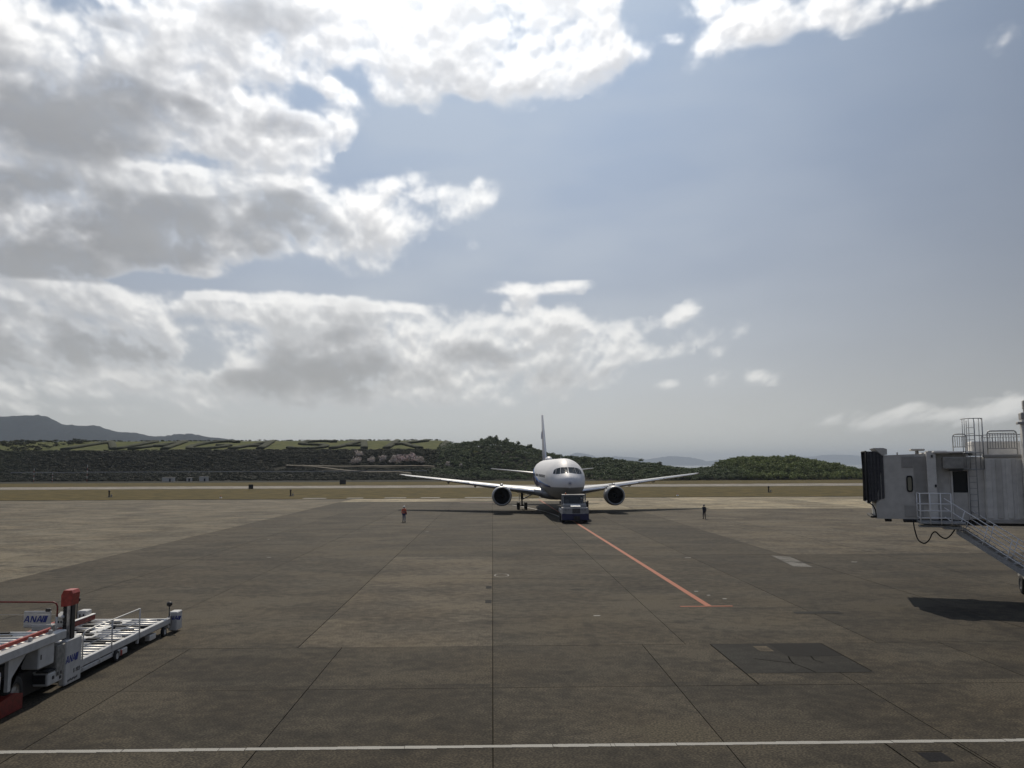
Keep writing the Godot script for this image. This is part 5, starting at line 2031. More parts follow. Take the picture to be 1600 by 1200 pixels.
	dl.box(Vector3(23.9, 6.30, zf + 0.35), Vector3(0.7, 0.07, 0.3), 0.02)
	obj("canopy_lamp", dl, M.dark_metal, drum)
	var df := Mb.new()
	df.box(Vector3(23.74, 5.05, zf - 0.1), Vector3(0.08, 2.4, 0.2), 0.01)
	df.box(Vector3(24.58, 5.05, zf - 0.1), Vector3(0.08, 2.4, 0.2), 0.01)
	df.box(Vector3(24.16, 6.28, zf - 0.1), Vector3(0.92, 0.07, 0.2), 0.01)
	var frame := obj("door_frame", df, M.bridge_light, t)
	var dr := Mb.new()
	dr.box(Vector3(24.16, 4.5, zf - 0.08), Vector3(0.74, 1.36, 0.06), 0.01)
	obj("door_leaf", dr, M.bridge_panel, frame)
	var dg := Mb.new()
	dg.box(Vector3(24.16, 5.72, zf - 0.09), Vector3(0.74, 1.06, 0.05), 0.01)
	obj("door_pane", dg, M.cockpit_glass, frame)
	# inner, narrower tunnel and the outer one with ribbed side
	var tn := Mb.new()
	tn.box(Vector3(25.05, 5.42, -45.5), Vector3(0.95, 3.1, 2.8), 0.03)
	obj("inner_tunnel", tn, M.bridge_light, t)
	var to := Mb.new()
	to.box(Vector3(32.0, 5.36, -45.4), Vector3(13.3, 3.16, 3.2), 0.04)
	var tunnel := obj("outer_tunnel", to, M.bridge_light, t)
	var rib := Mb.new()
	rib.box(Vector3.ZERO, Vector3(0.30, 2.9, 0.05), 0.02)
	var ribm := rib.done()
	for i in 26:
		var o := put("wall_rib", ribm, M.bridge_panel if i % 3 == 1 else M.bridge_light, tunnel)
		o.position = Vector3(25.55 + i * 0.5, 5.38, -43.78)
	var bs := Mb.new()
	bs.box(Vector3(31.9, 3.80, -43.82), Vector3(13.2, 0.2, 0.16), 0.02)
	bs.box(Vector3(31.9, 6.99, -43.82), Vector3(13.2, 0.14, 0.16), 0.02)
	obj("sill_beam", bs, M.bridge_dark, tunnel)
	var un := Mb.new()
	for z in [-44.3, -46.6]:
		un.box(Vector3(30.2, 3.66, z), Vector3(16.0, 0.22, 0.2), 0.02)
	obj("underframe", un, M.dark_metal, tunnel)
	var ac := Mb.new()
	ac.box(Vector3(26.2, 7.38, -45.6), Vector3(2.5, 0.72, 1.6), 0.04)
	obj("roof_unit", ac, M.bridge_light, tunnel)
	# ladder cage
	var cg := Mb.new(true)
	cage(cg)
	obj("ladder_cage", cg, M.galvanised, t)
	var ld := Mb.new(true)
	for x in [24.55, 24.95]:
		ld.tube(Vector3(x, 4.0, -43.72), Vector3(x, 8.75, -43.72), 0.024, 6)
	for i in 15:
		ld.tube(Vector3(24.55, 4.2 + i * 0.3, -43.72), Vector3(24.95, 4.2 + i * 0.3, -43.72), 0.014, 5)
	obj("ladder", ld, M.galvanised, t)
	# rooftop guard rails
	rail(t, "roof_rail", 23.93, 24.62, 7.20, 8.10, -44.3, 5, 0.032)
	rail(t, "roof_rail", 25.60, 27.06, 7.02, 8.22, -43.9, 10, 0.036)
	rail(t, "roof_rail", 25.80, 28.6, 7.02, 8.10, -46.4, 14, 0.03)
	# lift columns with the hydraulic head
	for z in [-43.35, -46.6]:
		var cx := 27.55 if z > -44.0 else 28.5
		var lc := Mb.new()
		lc.box(Vector3(cx, 6.5, z), Vector3(0.78, 5.1, 0.5), 0.04)
		lc.box(Vector3(cx + 0.23, 2.5, z), Vector3(0.36, 3.2, 0.36), 0.03)
		var c := obj("lift_column", lc, M.bridge_light, t)
		var hdm := Mb.new()
		hdm.box(Vector3(cx, 8.9, z), Vector3(0.84, 0.34, 0.56), 0.04)
		hdm.box(Vector3(cx - 0.25, 8.56, z + 0.1), Vector3(0.7, 0.12, 0.4), 0.02)
		hdm.tube(Vector3(cx - 0.1, 9.05, z), Vector3(cx - 0.1, 9.26, z), 0.14, 10)
		hdm.box(Vector3(cx - 0.08, 9.45, z), Vector3(0.34, 0.44, 0.34), 0.04)
		hdm.tube(Vector3(cx + 0.05, 9.5, z), Vector3(cx + 0.4, 9.5, z), 0.1, 8)
		obj("lift_motor", hdm, M.bridge_dark, c)
	var wb := Mb.new()
	wb.box(Vector3(28.0, 0.95, -45.4), Vector3(1.0, 0.4, 4.0), 0.06)
	var bogie := obj("drive_bogie", wb, M.bridge_dark, t)
	var wm := wheel_mesh(0.5, 0.34)
	for z in [-44.2, -46.6]:
		for s in [-1, 1]:
			wheel(wm, bogie, Vector3(28.0 + 0.4 * s, 0.5, z), M.steel)
	make_stair(t)
	# hanging supply hose
	var hs := Mb.new(true)
	var pts := []
	var ctl := [Vector3(21.62, 3.80, -43.9), Vector3(21.66, 3.35, -43.8), Vector3(21.80, 2.85, -43.7), Vector3(22.08, 2.68, -43.6), Vector3(22.34, 2.85, -43.55), Vector3(22.52, 3.18, -43.5), Vector3(22.70, 3.25, -43.5), Vector3(22.95, 3.03, -43.5), Vector3(23.2, 2.95, -43.5), Vector3(23.45, 3.12, -43.5), Vector3(23.7, 3.45, -43.5)]
	var cv := Curve3D.new()
	for i in ctl.size():
		var tg: Vector3 = (ctl[mini(i + 1, ctl.size() - 1)] - ctl[maxi(i - 1, 0)]) / 6.0
		cv.add_point(ctl[i], -tg, tg)
	for p in cv.tessellate(4, 3.0):
		pts.append(p)
	hs.path(pts, 0.036, 8)
	obj("supply_hose", hs, M.rubber, t)
	var hb := Mb.new()
	hb.box(Vector3(21.5, 3.76, -44.1), Vector3(0.75, 0.16, 0.4), 0.03)
	obj("hose_box", hb, M.dark_metal, cab)
	# the bridge swings away from the aircraft stand: its far end turned towards the terminal
	var pivot := Vector3(19.3, 0, -44)
	for c in t.get_children():
		c.position -= pivot
	t.transform = Transform3D(Basis(Vector3.UP, deg_to_rad(-20.0)) * Basis.from_scale(Vector3(0.885, 1, 1)), pivot)
	place_flight(t)


func cage(b: Mb):
	var c := Vector3(24.78, 0, -43.35)
	var n := 9
	for h in [6.35, 7.15, 7.98, 8.82]:
		var ring := []
		for i in n:
			var a := PI + PI * i / (n - 1.0) * 1.0
			ring.append(c + Vector3(cos(a) * 0.5, h, -sin(a) * 0.42))
		ring.insert(0, Vector3(c.x - 0.5, h, -43.75))
		ring.append(Vector3(c.x + 0.5, h, -43.75))
		b.path(ring, 0.022, 5)
	for i in 7:
		var a := PI + PI * i / 6.0
		b.tube(c + Vector3(cos(a) * 0.5, 6.35, -sin(a) * 0.42), c + Vector3(cos(a) * 0.5, 8.82, -sin(a) * 0.42), 0.02, 5)


func rail(parent: Node3D, called: String, x0: float, x1: float, y0: float, y1: float, z: float, bars: int, r: float):
	var b := Mb.new(true)
	var k := 0.14
	b.path([Vector3(x0, y0, z), Vector3(x0, y1 - k, z), Vector3(x0 + k * 0.3, y1 - k * 0.3, z), Vector3(x0 + k, y1, z), Vector3(x1 - k, y1, z), Vector3(x1 - k * 0.3, y1 - k * 0.3, z), Vector3(x1, y1 - k, z), Vector3(x1, y0, z)], r, 6)
	var low := y0 + (y1 - y0) * 0.28
	b.tube(Vector3(x0, low, z), Vector3(x1, low, z), r * 0.7, 6)
	b.tube(Vector3(x0, y1 - 0.12, z), Vector3(x1, y1 - 0.12, z), r * 0.6, 6)
	var o := obj(called, b, M.galvanised, parent)
	var bb := Mb.new(true)
	bb.tube(Vector3(0, low, z), Vector3(0, y1 - 0.1, z), r * 0.55, 5)
	var m := bb.done()
	for i in bars:
		var q := put("rail_bar", m, M.galvanised, o)
		q.position.x = lerpf(x0, x1, (i + 1.0) / (bars + 1.0))


func make_stair(t: Node3D):
	# landing in front of the door, fenced with pale square mesh, and a stair down to the right
	var zn := -42.7
	var zfar := -43.95
	var st := Node3D.new()
	st.name = "service_stair"
	t.add_child(st)
	var lp := Mb.new()
	lp.box(Vector3(22.95, 3.74, (zn + zfar) / 2), Vector3(2.3, 0.12, zn - zfar), 0.02)
	lp.box(Vector3(22.6, 3.56, -43.2), Vector3(1.6, 0.10, 0.5), 0.02)
	lp.box(Vector3(23.5, 3.50, -43.3), Vector3(0.9, 0.16, 0.7), 0.02)
	obj("landing", lp, M.galvanised, st)
	var fc := Mb.new(true)
	for x in [21.86, 22.36, 22.9, 23.42]:
		fc.tube(Vector3(x, 3.68, zn), Vector3(x, 5.17, zn), 0.034, 6)
	for y in [3.98, 4.32, 4.66, 4.98, 5.17]:
		if y != 4.98:
			fc.tube(Vector3(21.86, y, zn), Vector3(23.42, y, zn), 0.032, 6)
			fc.tube(Vector3(21.86, y, zn), Vector3(21.86, y, zfar), 0.024, 6)
	fc.tube(Vector3(21.86, 3.68, zfar), Vector3(21.86, 5.17, zfar), 0.034, 6)
	obj("landing_fence", fc, M.rail_white, st)
	# the flight is turned out from the bridge towards the terminal; built from its top step along +X, then turned
	var fl := []
	var slope := 0.648
	var x1 := 5.3
	var w := 1.05
	for z in [0.0, -w]:
		var sb := Mb.new()
		var y1 := -x1 * slope
		sb.prism([Vector3(0, -0.26, z - 0.025), Vector3(0, 0.02, z - 0.025), Vector3(x1, y1 + 0.02, z - 0.025), Vector3(x1, y1 - 0.26, z - 0.025)], Vector3(0, 0, 0.05))
		fl.append(obj("stringer", sb, M.galvanised, st))
		var hr := Mb.new(true)
		for h in [1.46, 1.0, 0.54]:
			hr.tube(Vector3(-0.5, h, z), Vector3(x1, h - (x1 + 0.5) * slope, z), 0.026, 6)
		for i in 6:
			var x := 0.06 + i * 1.0
			hr.tube(Vector3(x, -x * slope - 0.24, z), Vector3(x + 0.36, 1.46 - (x + 0.86) * slope, z), 0.024, 6)
		fl.append(obj("handrail", hr, M.rail_white, st))
	var tm := Mb.new()
	tm.box(Vector3.ZERO, Vector3(0.26, 0.03, w - 0.06), 0.008)
	var tmesh := tm.done()
	for i in 14:
		var o := put("tread", tmesh, M.galvanised, st)
		o.position = Vector3(0.2 + i * 0.37, -0.10 - i * 0.37 * slope, -w / 2)
		fl.append(o)
	var wm := wheel_mesh(0.16, 0.08)
	for z in [0.0, -w]:
		for k in 2:
			var o := put("wheel" if k == 0 else "hub", wm[k], M.rubber if k == 0 else M.steel, st)
			o.position = Vector3(x1 - 0.1, 0.16 - 3.45, z)
			fl.append(o)
	for o in fl:
		o.set_meta("flight", true)


func place_flight(t: Node3D):
	var to_world := Transform3D(Basis(Vector3.UP, deg_to_rad(-45.0)), Vector3(22.72, 3.45, -42.0))
	var st: Node3D = t.get_node("service_stair")
	for o in st.get_children():
		if o.has_meta("flight"):
			o.remove_meta("flight")
			o.transform = (t.transform * st.transform).affine_inverse() * to_world * o.transform


# ------------------------------------------------------------------ cargo loader at the left: raised front deck, lower roller platform behind
func make_loader():
	var t := thing("cargo_loader", "white container loader with red rails, roller decks and blue lettering at lower left", "cargo loader")
	var xr := -12.9          # near side of the machine
	var xl := -16.2
	var roller := Mb.new(true)
	roller.tube(Vector3(-0.74, 0, 0), Vector3(0.74, 0, 0), 0.078, 12)
	var roller_m := roller.done()
	# lower platform
	var lo := Node3D.new()
	var pb := Mb.new()
	pb.box(Vector3((xr + xl) / 2, 0.40, -31.65), Vector3(3.1, 0.16, 7.4), 0.02)
	var plat := obj("platform_bed", pb, M.dark_metal, t)
	lo.free()
	for x in [xr - 0.06, xl + 0.06]:
		var sb := Mb.new()
		sb.box(Vector3(x, 0.50, -31.6), Vector3(0.14, 0.24, 7.6), 0.025)
		obj("side_rail", sb, M.white_paint, plat)
		var s2 := Mb.new()
		s2.box(Vector3(x + 0.01, 0.27, -29.3), Vector3(0.08, 0.14, 3.0), 0.02)
		for z in [-28.0, -29.2, -30.2, -32.3]:
			s2.box(Vector3(x + 0.005, 0.33, z), Vector3(0.09, 0.22, 0.09), 0.01)
		obj("lower_rail", s2, M.white_paint, plat)
	for i in 18:
		var z := -28.15 - i * 0.405
		for k in 2:
			var o := put("roller", roller_m, M.roller_steel if (i * 5 + k * 3) % 7 != 0 else M.dark_metal, plat)
			o.position = Vector3(-13.77 if k == 0 else -15.33, 0.53, z)
			if i > 8 and (i + k) % 4 == 1:
				o.scale.x = 0.6
	var cp := Mb.new()
	for i in 5:
		cp.box(Vector3(-14.55 - (0.12 if i % 2 else -0.1), 0.565, -29.2 - i * 1.35), Vector3(0.34, 0.05, 1.05), 0.01)
	obj("centre_plates", cp, M.galvanised, plat)
	for i in 6:
		var db := Mb.new()
		db.box(Vector3(-13.5 - 0.55 * (i % 3), 0.62, -30.4 - i * 0.78), Vector3(0.42, 0.05, 0.2), 0.01)
		obj("drive_unit", db, M.rubber, plat)
	for i in 4:
		var db := Mb.new()
		db.box(Vector3(-15.0 - 0.4 * (i % 2), 0.62, -29.9 - i * 1.3), Vector3(0.42, 0.05, 0.2), 0.01)
		obj("drive_unit", db, M.rubber, plat)
	# end crossbeam
	var eb := Mb.new()
	eb.box(Vector3((xr + xl) / 2, 0.47, -35.42), Vector3(3.3, 0.2, 0.14), 0.02)
	obj("end_beam", eb, M.white_paint, plat)
	# white hand rail of the platform
	var hr := Mb.new(true)
	hr.path([Vector3(xr, 0.6, -27.95), Vector3(xr, 1.25, -27.95), Vector3(xr, 1.40, -28.0), Vector3(xr, 1.46, -28.15), Vector3(xr, 1.46, -32.3), Vector3(xr, 1.44, -32.36)], 0.024, 8)
	hr.tube(Vector3(xr, 1.0, -27.95), Vector3(xr, 1.0, -32.32), 0.018, 6)
	hr.tube(Vector3(xr, 0.5, -30.05), Vector3(xr, 1.46, -30.05), 0.026, 8)
	hr.tube(Vector3(xr, 0.4, -32.34), Vector3(xr, 1.46, -32.34), 0.026, 8)
	obj("hand_rail", hr, M.white_paint, plat)
	# red and white guide rail along the far side
	var gr := Mb.new()
	gr.box(Vector3(-15.75, 0.74, -32.0), Vector3(0.10, 0.2, 6.0), 0.02)
	obj("guide_rail", gr, M.dark_red, plat)
	var gw := Mb.new()
	gw.box(Vector3(-15.75, 0.86, -32.0), Vector3(0.12, 0.035, 6.0), 0.01)
	obj("guide_cap", gw, M.sheet_white, plat)
	var gr2 := Mb.new()
	gr2.box(Vector3(-16.05, 0.92, -30.9), Vector3(0.08, 0.14, 4.2), 0.02)
	obj("guide_rail", gr2, M.red_paint, plat)
	var sw := wheel_mesh(0.19, 0.13)
	for z in [-30.4, -34.7]:
		for s in [xr + 0.02, xl - 0.02]:
			wheel(sw, plat, Vector3(s - signf(s + 14.5) * 0.02, 0.19, z), M.white_paint)
	for q in [[-12.98, 0.22, -31.0], [-12.98, 0.2, -33.6]]:
		var ub := Mb.new()
		ub.box(Vector3(q[0], q[1], q[2]), Vector3(0.2, 0.2, 0.6), 0.02)
		obj("under_box", ub, M.bridge_panel, plat)
	var rbx := Mb.new()
	rbx.box(Vector3(-12.93, 0.22, -30.78), Vector3(0.16, 0.2, 0.12), 0.02)
	obj("red_chock", rbx, M.red_paint, plat)
	# end post with lettering and lamps
	for s in [0, 1]:
		var x := -12.86 if s == 0 else -15.95
		var z := -35.82 if s == 0 else -34.6
		var y := 0.44 if s == 0 else 0.82
		var eb2 := Mb.new()
		eb2.box(Vector3(x, y, z), Vector3(0.34, 0.74 if s == 0 else 0.5, 0.6 if s == 0 else 0.5), 0.03)
		var post := obj("end_post", eb2, M.white_paint, t)
		var lm := Mb.new(true)
		lm.tube(Vector3(x - 0.1, y, z + 0.42), Vector3(x - 0.1, y + 0.62, z + 0.42), 0.02, 6)
		lm.lathe(Vector3(x - 0.1, y + 0.6, z + 0.42), Vector3.UP, [Vector2(0.03, 0.0), Vector2(0.11, 0.06), Vector2(0.11, 0.17), Vector2(0.02, 0.2)], 12)
		obj("work_lamp", lm, M.dark_metal, post)
		if s == 0:
			var ar := Mb.new()
			ar.box(Vector3(-13.12, 0.36, -35.5), Vector3(0.34, 0.34, 0.3), 0.03)
			obj("post_arm", ar, M.bridge_panel, post)
			carrier_mark(0.16, post, Vector3(x + 0.05, y + 0.14, z + 0.305), Basis())
			var bt := Mb.new()
			bt.box(Vector3(x - 0.08, y + 0.05, z + 0.36), Vector3(0.12, 0.4, 0.14), 0.02)
			obj("switch_box", bt, M.steel, post)
		else:
			for k in 2:
				var bt := Mb.new()
				bt.box(Vector3(x - 0.06 + k * 0.14, y + 0.06, z + 0.255), Vector3(0.05, 0.14, 0.02), 0.005)
				obj("switch", bt, M.print_black, post)
	# mast with ribbed column and red cap, cabinet with lettering
	var mx := -13.05
	var mz := -27.3
	var cl := Mb.new()
	cl.box(Vector3(mx - 0.02, 1.85, mz), Vector3(0.22, 1.3, 0.30), 0.03)
	cl.box(Vector3(mx + 0.11, 1.85, mz), Vector3(0.05, 1.3, 0.24), 0.01)
	for i in 14:
		cl.box(Vector3(mx - 0.02, 1.3 + i * 0.085, mz + 0.155), Vector3(0.2, 0.03, 0.03), 0.008)
	var mast := obj("mast", cl, M.dark_metal, t)
	var mr := Mb.new()
	mr.box(Vector3(mx + 0.06, 1.85, mz + 0.165), Vector3(0.10, 1.26, 0.05), 0.01)
	obj("mast_rail", mr, M.steel, mast)
	var rc := Mb.new()
	rc.prism([Vector3(mx - 0.17, 2.36, mz + 0.2), Vector3(mx + 0.15, 2.40, mz + 0.2), Vector3(mx + 0.18, 2.76, mz + 0.2), Vector3(mx + 0.14, 2.86, mz + 0.2), Vector3(mx - 0.10, 2.86, mz + 0.2), Vector3(mx - 0.17, 2.72, mz + 0.2)], Vector3(0, 0, -0.46))
	obj("mast_cap", rc, M.red_paint, mast)
	var cbn := Mb.new()
	cbn.box(Vector3(mx + 0.06, 0.72, mz - 0.07), Vector3(0.2, 1.34, 1.02), 0.03)
	var cabinet := obj("cabinet", cbn, M.white_paint, t)
	# the lettered plate faces sideways and forwards; a front plate carries the print
	var fx := mx + 0.163
	var side := Basis(Vector3.UP, PI / 2)
	carrier_mark(0.22, cabinet, Vector3(fx, 0.80, mz + 0.02), side)
	letters("E-103", 0.17, M.print_black, cabinet, Vector3(fx, 0.40, mz - 0.28), side, "unit_number", 0.006, 0.0)
	# a worn line of print near the foot, too faint to read
	var wp := Mb.new()
	for i in 9:
		wp.box(Vector3(fx, 0.165 + 0.01 * (i % 3), mz + 0.24 - i * 0.07), Vector3(0.006, 0.07 - 0.012 * (i % 2), 0.042), 0.0)
	kind(obj("worn_print", wp, M.print_black, cabinet), "stuff")
	# front deck
	var fb := Mb.new()
	fb.box(Vector3((xr + xl) / 2, 1.56, -24.2), Vector3(3.1, 0.2, 5.0), 0.02)
	var deck := obj("front_deck", fb, M.dark_metal, t)
	for x in [xr - 0.06, xl + 0.06]:
		var sb := Mb.new()
		sb.box(Vector3(x, 1.63, -24.2), Vector3(0.26, 0.27, 5.1), 0.03)
		obj("deck_beam", sb, M.white_paint, deck)
		var rr := Mb.new()
		rr.box(Vector3(x - signf(x + 14.55) * 0.10, 1.86, -24.0), Vector3(0.07, 0.12, 4.4), 0.02)
		obj("deck_guide", rr, M.red_paint, deck)
		for z in [-22.6, -24.9, -26.0]:
			var sp := Mb.new()
			sp.box(Vector3(x + 0.01, 1.80, z), Vector3(0.10, 0.16, 0.1), 0.02)
			obj("guide_post", sp, M.white_paint, deck)
	for i in 13:
		for k in 2:
			var o := put("roller", roller_m, M.roller_steel, deck)
			o.position = Vector3(-13.83 if k == 0 else -15.3, 1.66, -21.9 - i * 0.385)
	var fp := Mb.new()
	for i in 4:
		fp.box(Vector3(-14.4 - 0.35 * (i % 2), 1.73, -24.9 - i * 0.5), Vector3(0.75, 0.04, 0.16), 0.01)
	obj("drive_pad", fp, M.rubber, deck)
	# transverse barrier at the far end of the front deck: red tube with white foot and thin wires
	var bt := Mb.new(true)
	bt.path([Vector3(-16.2, 2.1, -26.85), Vector3(-15.75, 2.28, -26.88), Vector3(-15.25, 2.56, -26.9), Vector3(-13.36, 2.54, -26.9), Vector3(-13.26, 2.50, -26.9), Vector3(-13.22, 2.40, -26.9), Vector3(-13.22, 2.1, -26.9)], 0.026, 8)
	var bar := obj("barrier_tube", bt, M.dark_red, t)
	var bf := Mb.new(true)
	bf.tube(Vector3(-13.22, 2.1, -26.9), Vector3(-13.24, 1.6, -26.9), 0.03, 8)
	bf.tube(Vector3(-13.24, 1.86, -26.9), Vector3(-14.2, 1.88, -26.9), 0.016, 6)
	bf.tube(Vector3(-13.24, 2.16, -26.9), Vector3(-15.3, 2.18, -26.9), 0.006, 5)
	obj("barrier_foot", bf, M.white_paint, bar)
	var bp := Mb.new(true)
	bp.tube(Vector3(-15.25, 1.65, -26.88), Vector3(-15.25, 2.55, -26.88), 0.012, 6)
	bp.tube(Vector3(-15.25, 1.65, -26.88), Vector3(-15.25, 2.0, -26.88), 0.024, 6)
	obj("barrier_post", bp, M.dark_metal, bar)
	# lettered panel and control head behind the barrier
	var an := Mb.new()
	an.box(Vector3(-13.96, 1.98, -27.2), Vector3(0.82, 0.5, 0.07), 0.02)
	an.box(Vector3(-13.78, 1.72, -27.25), Vector3(0.62, 0.2, 0.3), 0.03)
	var sign := obj("lettered_panel", an, M.white_paint, t)
	carrier_mark(0.20, sign, Vector3(-13.98, 1.99, -27.16), Basis())
	var al := Mb.new()
	al.box(Vector3(-13.64, 2.26, -27.2), Vector3(0.14, 0.10, 0.12), 0.02)
	obj("panel_lamp", al, M.print_black, sign)
	var ch := Mb.new()
	ch.box(Vector3(-13.28, 1.90, -27.3), Vector3(0.30, 0.34, 0.26), 0.03)
	ch.box(Vector3(-13.24, 2.10, -27.25), Vector3(0.26, 0.06, 0.34), 0.02, Basis(Vector3.RIGHT, 0.35))
	var head := obj("control_head", ch, M.white_paint, t)
	for k in 3:
		var kb := Mb.new()
		kb.box(Vector3(-13.38 + k * 0.08, 1.90, -27.16), Vector3(0.04, 0.07, 0.03), 0.01)
		obj("switch", kb, M.print_black, head)
	# chassis under the front deck
	var cs := Mb.new()
	cs.box(Vector3(-14.6, 0.95, -24.0), Vector3(2.2, 0.5, 5.4), 0.04)
	cs.box(Vector3(-14.55, 0.48, -26.3), Vector3(2.5, 0.72, 2.4), 0.04)
	cs.box(Vector3(-14.75, 0.42, -24.0), Vector3(2.0, 0.6, 2.6), 0.04)
	var chassis := obj("chassis", cs, M.dark_metal, t)
	var bx := Mb.new()
	bx.box(Vector3(-13.15, 1.22, -25.75), Vector3(0.5, 0.66, 0.88), 0.03)
	var box := obj("tool_box", bx, M.white_paint, t)
	var bh := Mb.new()
	bh.box(Vector3(-12.89, 1.22, -25.42), Vector3(0.02, 0.14, 0.03), 0.005)
	obj("latch", bh, M.print_black, box)
	var bd := Mb.new()
	bd.box(Vector3(-13.3, 0.92, -26.5), Vector3(0.9, 0.9, 0.5), 0.03)
	obj("side_cover", bd, mat("grimy_cream", lin(0.30, 0.29, 0.26), 0.7, 0.0, T.grunge, 0.8), chassis)
	var cc := Mb.new()
	cc.box(Vector3(-13.12, 0.48, -26.25), Vector3(0.5, 0.36, 0.85), 0.03)
	cc.box(Vector3(-13.12, 0.69, -26.2), Vector3(0.5, 0.05, 0.8), 0.01)
	var ctl := obj("step_box", cc, M.white_paint, t)
	var dv := Mb.new()
	dv.box(Vector3(-13.14, 0.50, -25.815), Vector3(0.40, 0.26, 0.03), 0.01)
	obj("front_grille", dv, M.rubber, ctl)
	for q in [[-26.52, 0.56], [-26.34, 0.56], [-26.52, 0.42], [-26.1, 0.5]]:
		var hl := Mb.new()
		hl.box(Vector3(-12.86, q[1], q[0]), Vector3(0.03, 0.10, 0.10), 0.01)
		obj("lamp", hl, M.print_black, ctl)
	var vt := Mb.new()
	vt.box(Vector3(-13.05, 0.70, -26.05), Vector3(0.36, 0.06, 0.5), 0.01)
	obj("vent", vt, M.rubber, ctl)
	# bracket that carries the deck
	var bk := Mb.new()
	bk.prism([Vector3(-13.0, 1.5, -24.9), Vector3(-13.0, 1.5, -23.95), Vector3(-13.0, 0.62, -23.95), Vector3(-13.0, 0.62, -24.08), Vector3(-13.0, 0.95, -24.12)], Vector3(-0.1, 0, 0))
	obj("deck_bracket", bk, M.white_paint, chassis)
	var wm := wheel_mesh(0.46, 0.3)
	for z in [-24.55, -22.0]:
		for x in [-13.25, -15.9]:
			wheel(wm, chassis, Vector3(x, 0.46, z), M.steel)
	var gp := Mb.new(true)
	gp.path([Vector3(-12.92, 1.28, -23.3), Vector3(-12.86, 1.28, -23.3), Vector3(-12.86, 0.85, -23.3), Vector3(-12.92, 0.85, -23.3)], 0.025, 6)
	obj("grab_handle", gp, M.white_paint, chassis)
	# red stabiliser foot on the ground
	var rf := Mb.new()
	rf.prism([Vector3(-12.98, 0.02, -24.7), Vector3(-12.98, 0.02, -23.3), Vector3(-12.98, 0.42, -23.35), Vector3(-12.98, 0.52, -24.3), Vector3(-12.98, 0.42, -24.7)], Vector3(-0.45, 0, 0))
	obj("stabiliser_foot", rf, M.dark_red, chassis)


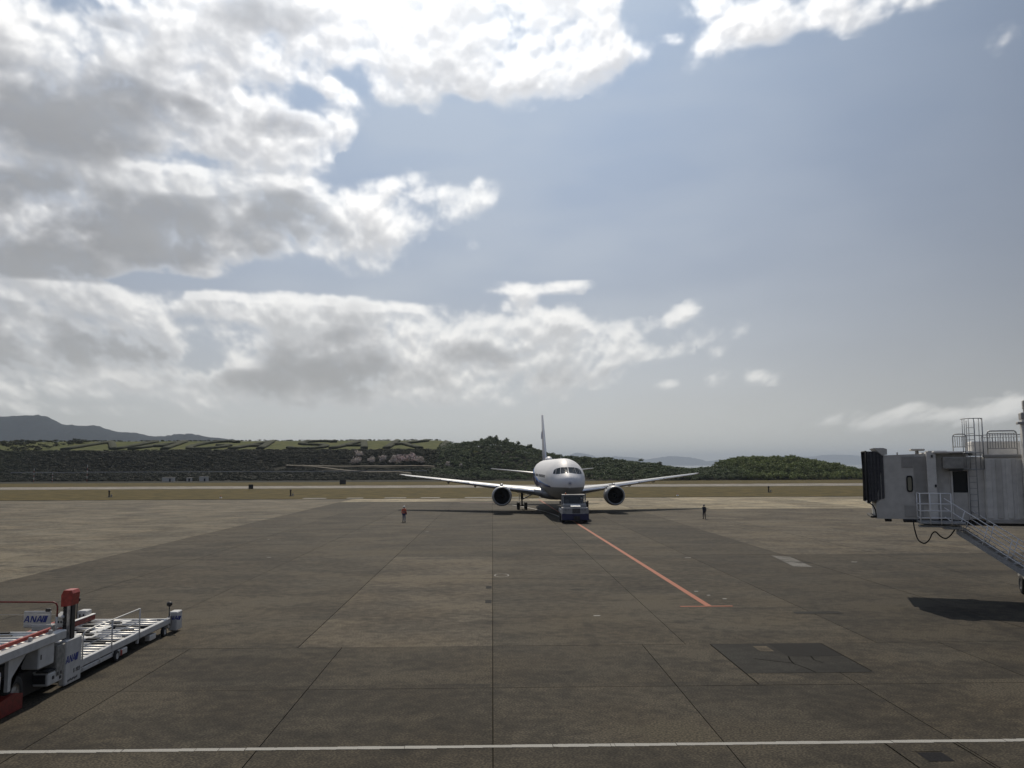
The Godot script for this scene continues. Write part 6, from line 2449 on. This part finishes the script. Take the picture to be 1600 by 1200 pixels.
# ------------------------------------------------------------------ small things on the field
func make_field_things():
	var sign_spots := [[-70.0, -252.0, 1.3, 1.3, "dark square sign box on the grass at the left, nearest to the loader's corner"], [-53.5, -310.0, 2.2, 1.6, "dark box sign beyond the runway, above the left end of the white bars"]]
	for q in sign_spots:
		var s := thing("field_sign", q[4], "sign", "dark sign boxes on the field")
		s.position = Vector3(q[0], 0.05, q[1])
		var b := Mb.new()
		b.box(Vector3(0, q[3] * 0.5 + 0.25, 0), Vector3(q[2], q[3], 0.3), 0.04)
		obj("sign_box", b, M.dark_metal, s)
		for e in [-1, 1]:
			var l := Mb.new()
			l.box(Vector3(q[2] * 0.35 * e, 0.14, 0), Vector3(0.08, 0.28, 0.08), 0.01)
			obj("leg", l, M.steel, s)
	var posts := [[-86.0, -196.0, "short dark marker post on the near grass, far left"], [-45.5, -196.0, "short dark marker post on the near grass below the white bars"], [66.0, -205.0, "short dark marker post on the near grass right of the airliner"]]
	for q in posts:
		var s := thing("marker_post", q[2], "marker post", "short marker posts on the grass")
		s.position = Vector3(q[0], 0.05, q[1])
		var b := Mb.new(true)
		b.lathe(Vector3.ZERO, Vector3.UP, [Vector2(0.28, 0.0), Vector2(0.22, 0.12), Vector2(0.16, 0.2), Vector2(0.15, 1.15), Vector2(0.22, 1.2), Vector2(0.2, 1.5), Vector2(0.02, 1.55)], 10)
		obj("post", b, M.dark_metal, s)
		var c := Mb.new()
		c.box(Vector3(0.5, 0.3, 0), Vector3(0.3, 0.6, 0.2), 0.03)
		obj("junction_box", c, M.cream, s)
	# banded masts far left
	var masts := [[-210.0, -400.0, 6.2, "tallest red and white banded mast by the far bank"], [-198.0, -393.0, 4.0, "shortest red and white banded mast by the far bank"], [-184.0, -396.0, 7.6, "slender red and white mast at the right of the three"]]
	for q in masts:
		var s := thing("banded_mast", q[3], "mast", "banded masts at the foot of the bank")
		s.position = Vector3(q[0], 0.2, q[1])
		var n := 6
		for k in n:
			var b := Mb.new(true)
			b.tube(Vector3(0, q[2] * k / n, 0), Vector3(0, q[2] * (k + 1) / n, 0), 0.10, 8)
			obj("band", b, M.sheet_white if k % 2 else M.red_paint, s)
	# low concrete shelters at the foot of the bank
	var sheds := [[-148.0, 5.2, 1.9, "longest pale concrete hut at the foot of the bank, left of three"], [-138.6, 1.8, 1.7, "smallest pale concrete hut, middle one of three at the bank's foot"], [-132.0, 3.6, 2.2, "tallest pale concrete hut, right of three at the bank's foot"]]
	for q in sheds:
		var s := thing("concrete_hut", q[3], "hut", "concrete huts at the foot of the bank")
		s.position = Vector3(q[0], 0.1, -398.0)
		var b := Mb.new()
		b.box(Vector3(0, q[2] / 2, 0), Vector3(q[1], q[2], 2.4), 0.05)
		obj("wall", b, M.bridge_panel, s)
		var r := Mb.new()
		r.box(Vector3(0, q[2] + 0.08, 0), Vector3(q[1] + 0.3, 0.16, 2.7), 0.03)
		obj("roof", r, M.bridge_dark, s)
		var d := Mb.new()
		d.box(Vector3(q[1] * 0.2, 0.75, 1.21), Vector3(0.8, 1.4, 0.05), 0.01)
		obj("door", d, M.dark_metal, s)
	# low guard rail along the ledge of the bank
	var gr := thing("guard_rail", "thin pale guard rail running along the ledge of the dark bank", "guard rail")
	var rb := Mb.new()
	for i in 40:
		var xa := -232.0 + i * 5.0
		rb.box(Vector3(xa + 2.5, hill_height(xa + 2.5, -421.0) + 1.5, -421.0), Vector3(4.9, 0.3, 0.08), 0.0)
	obj("beam", rb, M.galvanised, gr)
	var pm := Mb.new()
	pm.box(Vector3(0, 0.7, 0), Vector3(0.14, 1.7, 0.14), 0.0)
	var pmm := pm.done()
	for i in 41:
		var o := put("rail_post", pmm, M.galvanised, gr)
		var xa := -232.0 + i * 5.0
		o.position = Vector3(xa, hill_height(xa, -421.0), -421.12)
	# small lights at the edge of the apron
	var lights := [[87.0, -186.0, "small pale edge light on the right side, below the bamboo mound"], [40.0, -186.0, "small pale edge light right of the airliner wing root"], [-58.0, -186.0, "small pale edge light left of the white bars"]]
	for q in lights:
		var s := thing("edge_light", q[2], "edge light", "low edge lights along the apron")
		s.position = Vector3(q[0], 0.05, q[1])
		var b := Mb.new(true)
		b.lathe(Vector3.ZERO, Vector3.UP, [Vector2(0.3, 0.0), Vector2(0.28, 0.08), Vector2(0.1, 0.12), Vector2(0.08, 0.3)], 12)
		obj("base", b, M.sheet_white, s)
		var l := Mb.new(true)
		l.lathe(Vector3(0, 0.3, 0), Vector3.UP, [Vector2(0.1, 0.0), Vector2(0.11, 0.12), Vector2(0.06, 0.2), Vector2(0.005, 0.22)], 12)
		obj("lens", l, M.orange_lens, s)


func _ready():
	make_camera_and_light()
	make_materials()
	make_ground()
	make_hills()
	make_plants()
	make_airliner()
	make_tug()
	make_people()
	make_bridge()
	make_loader()
	make_field_things()
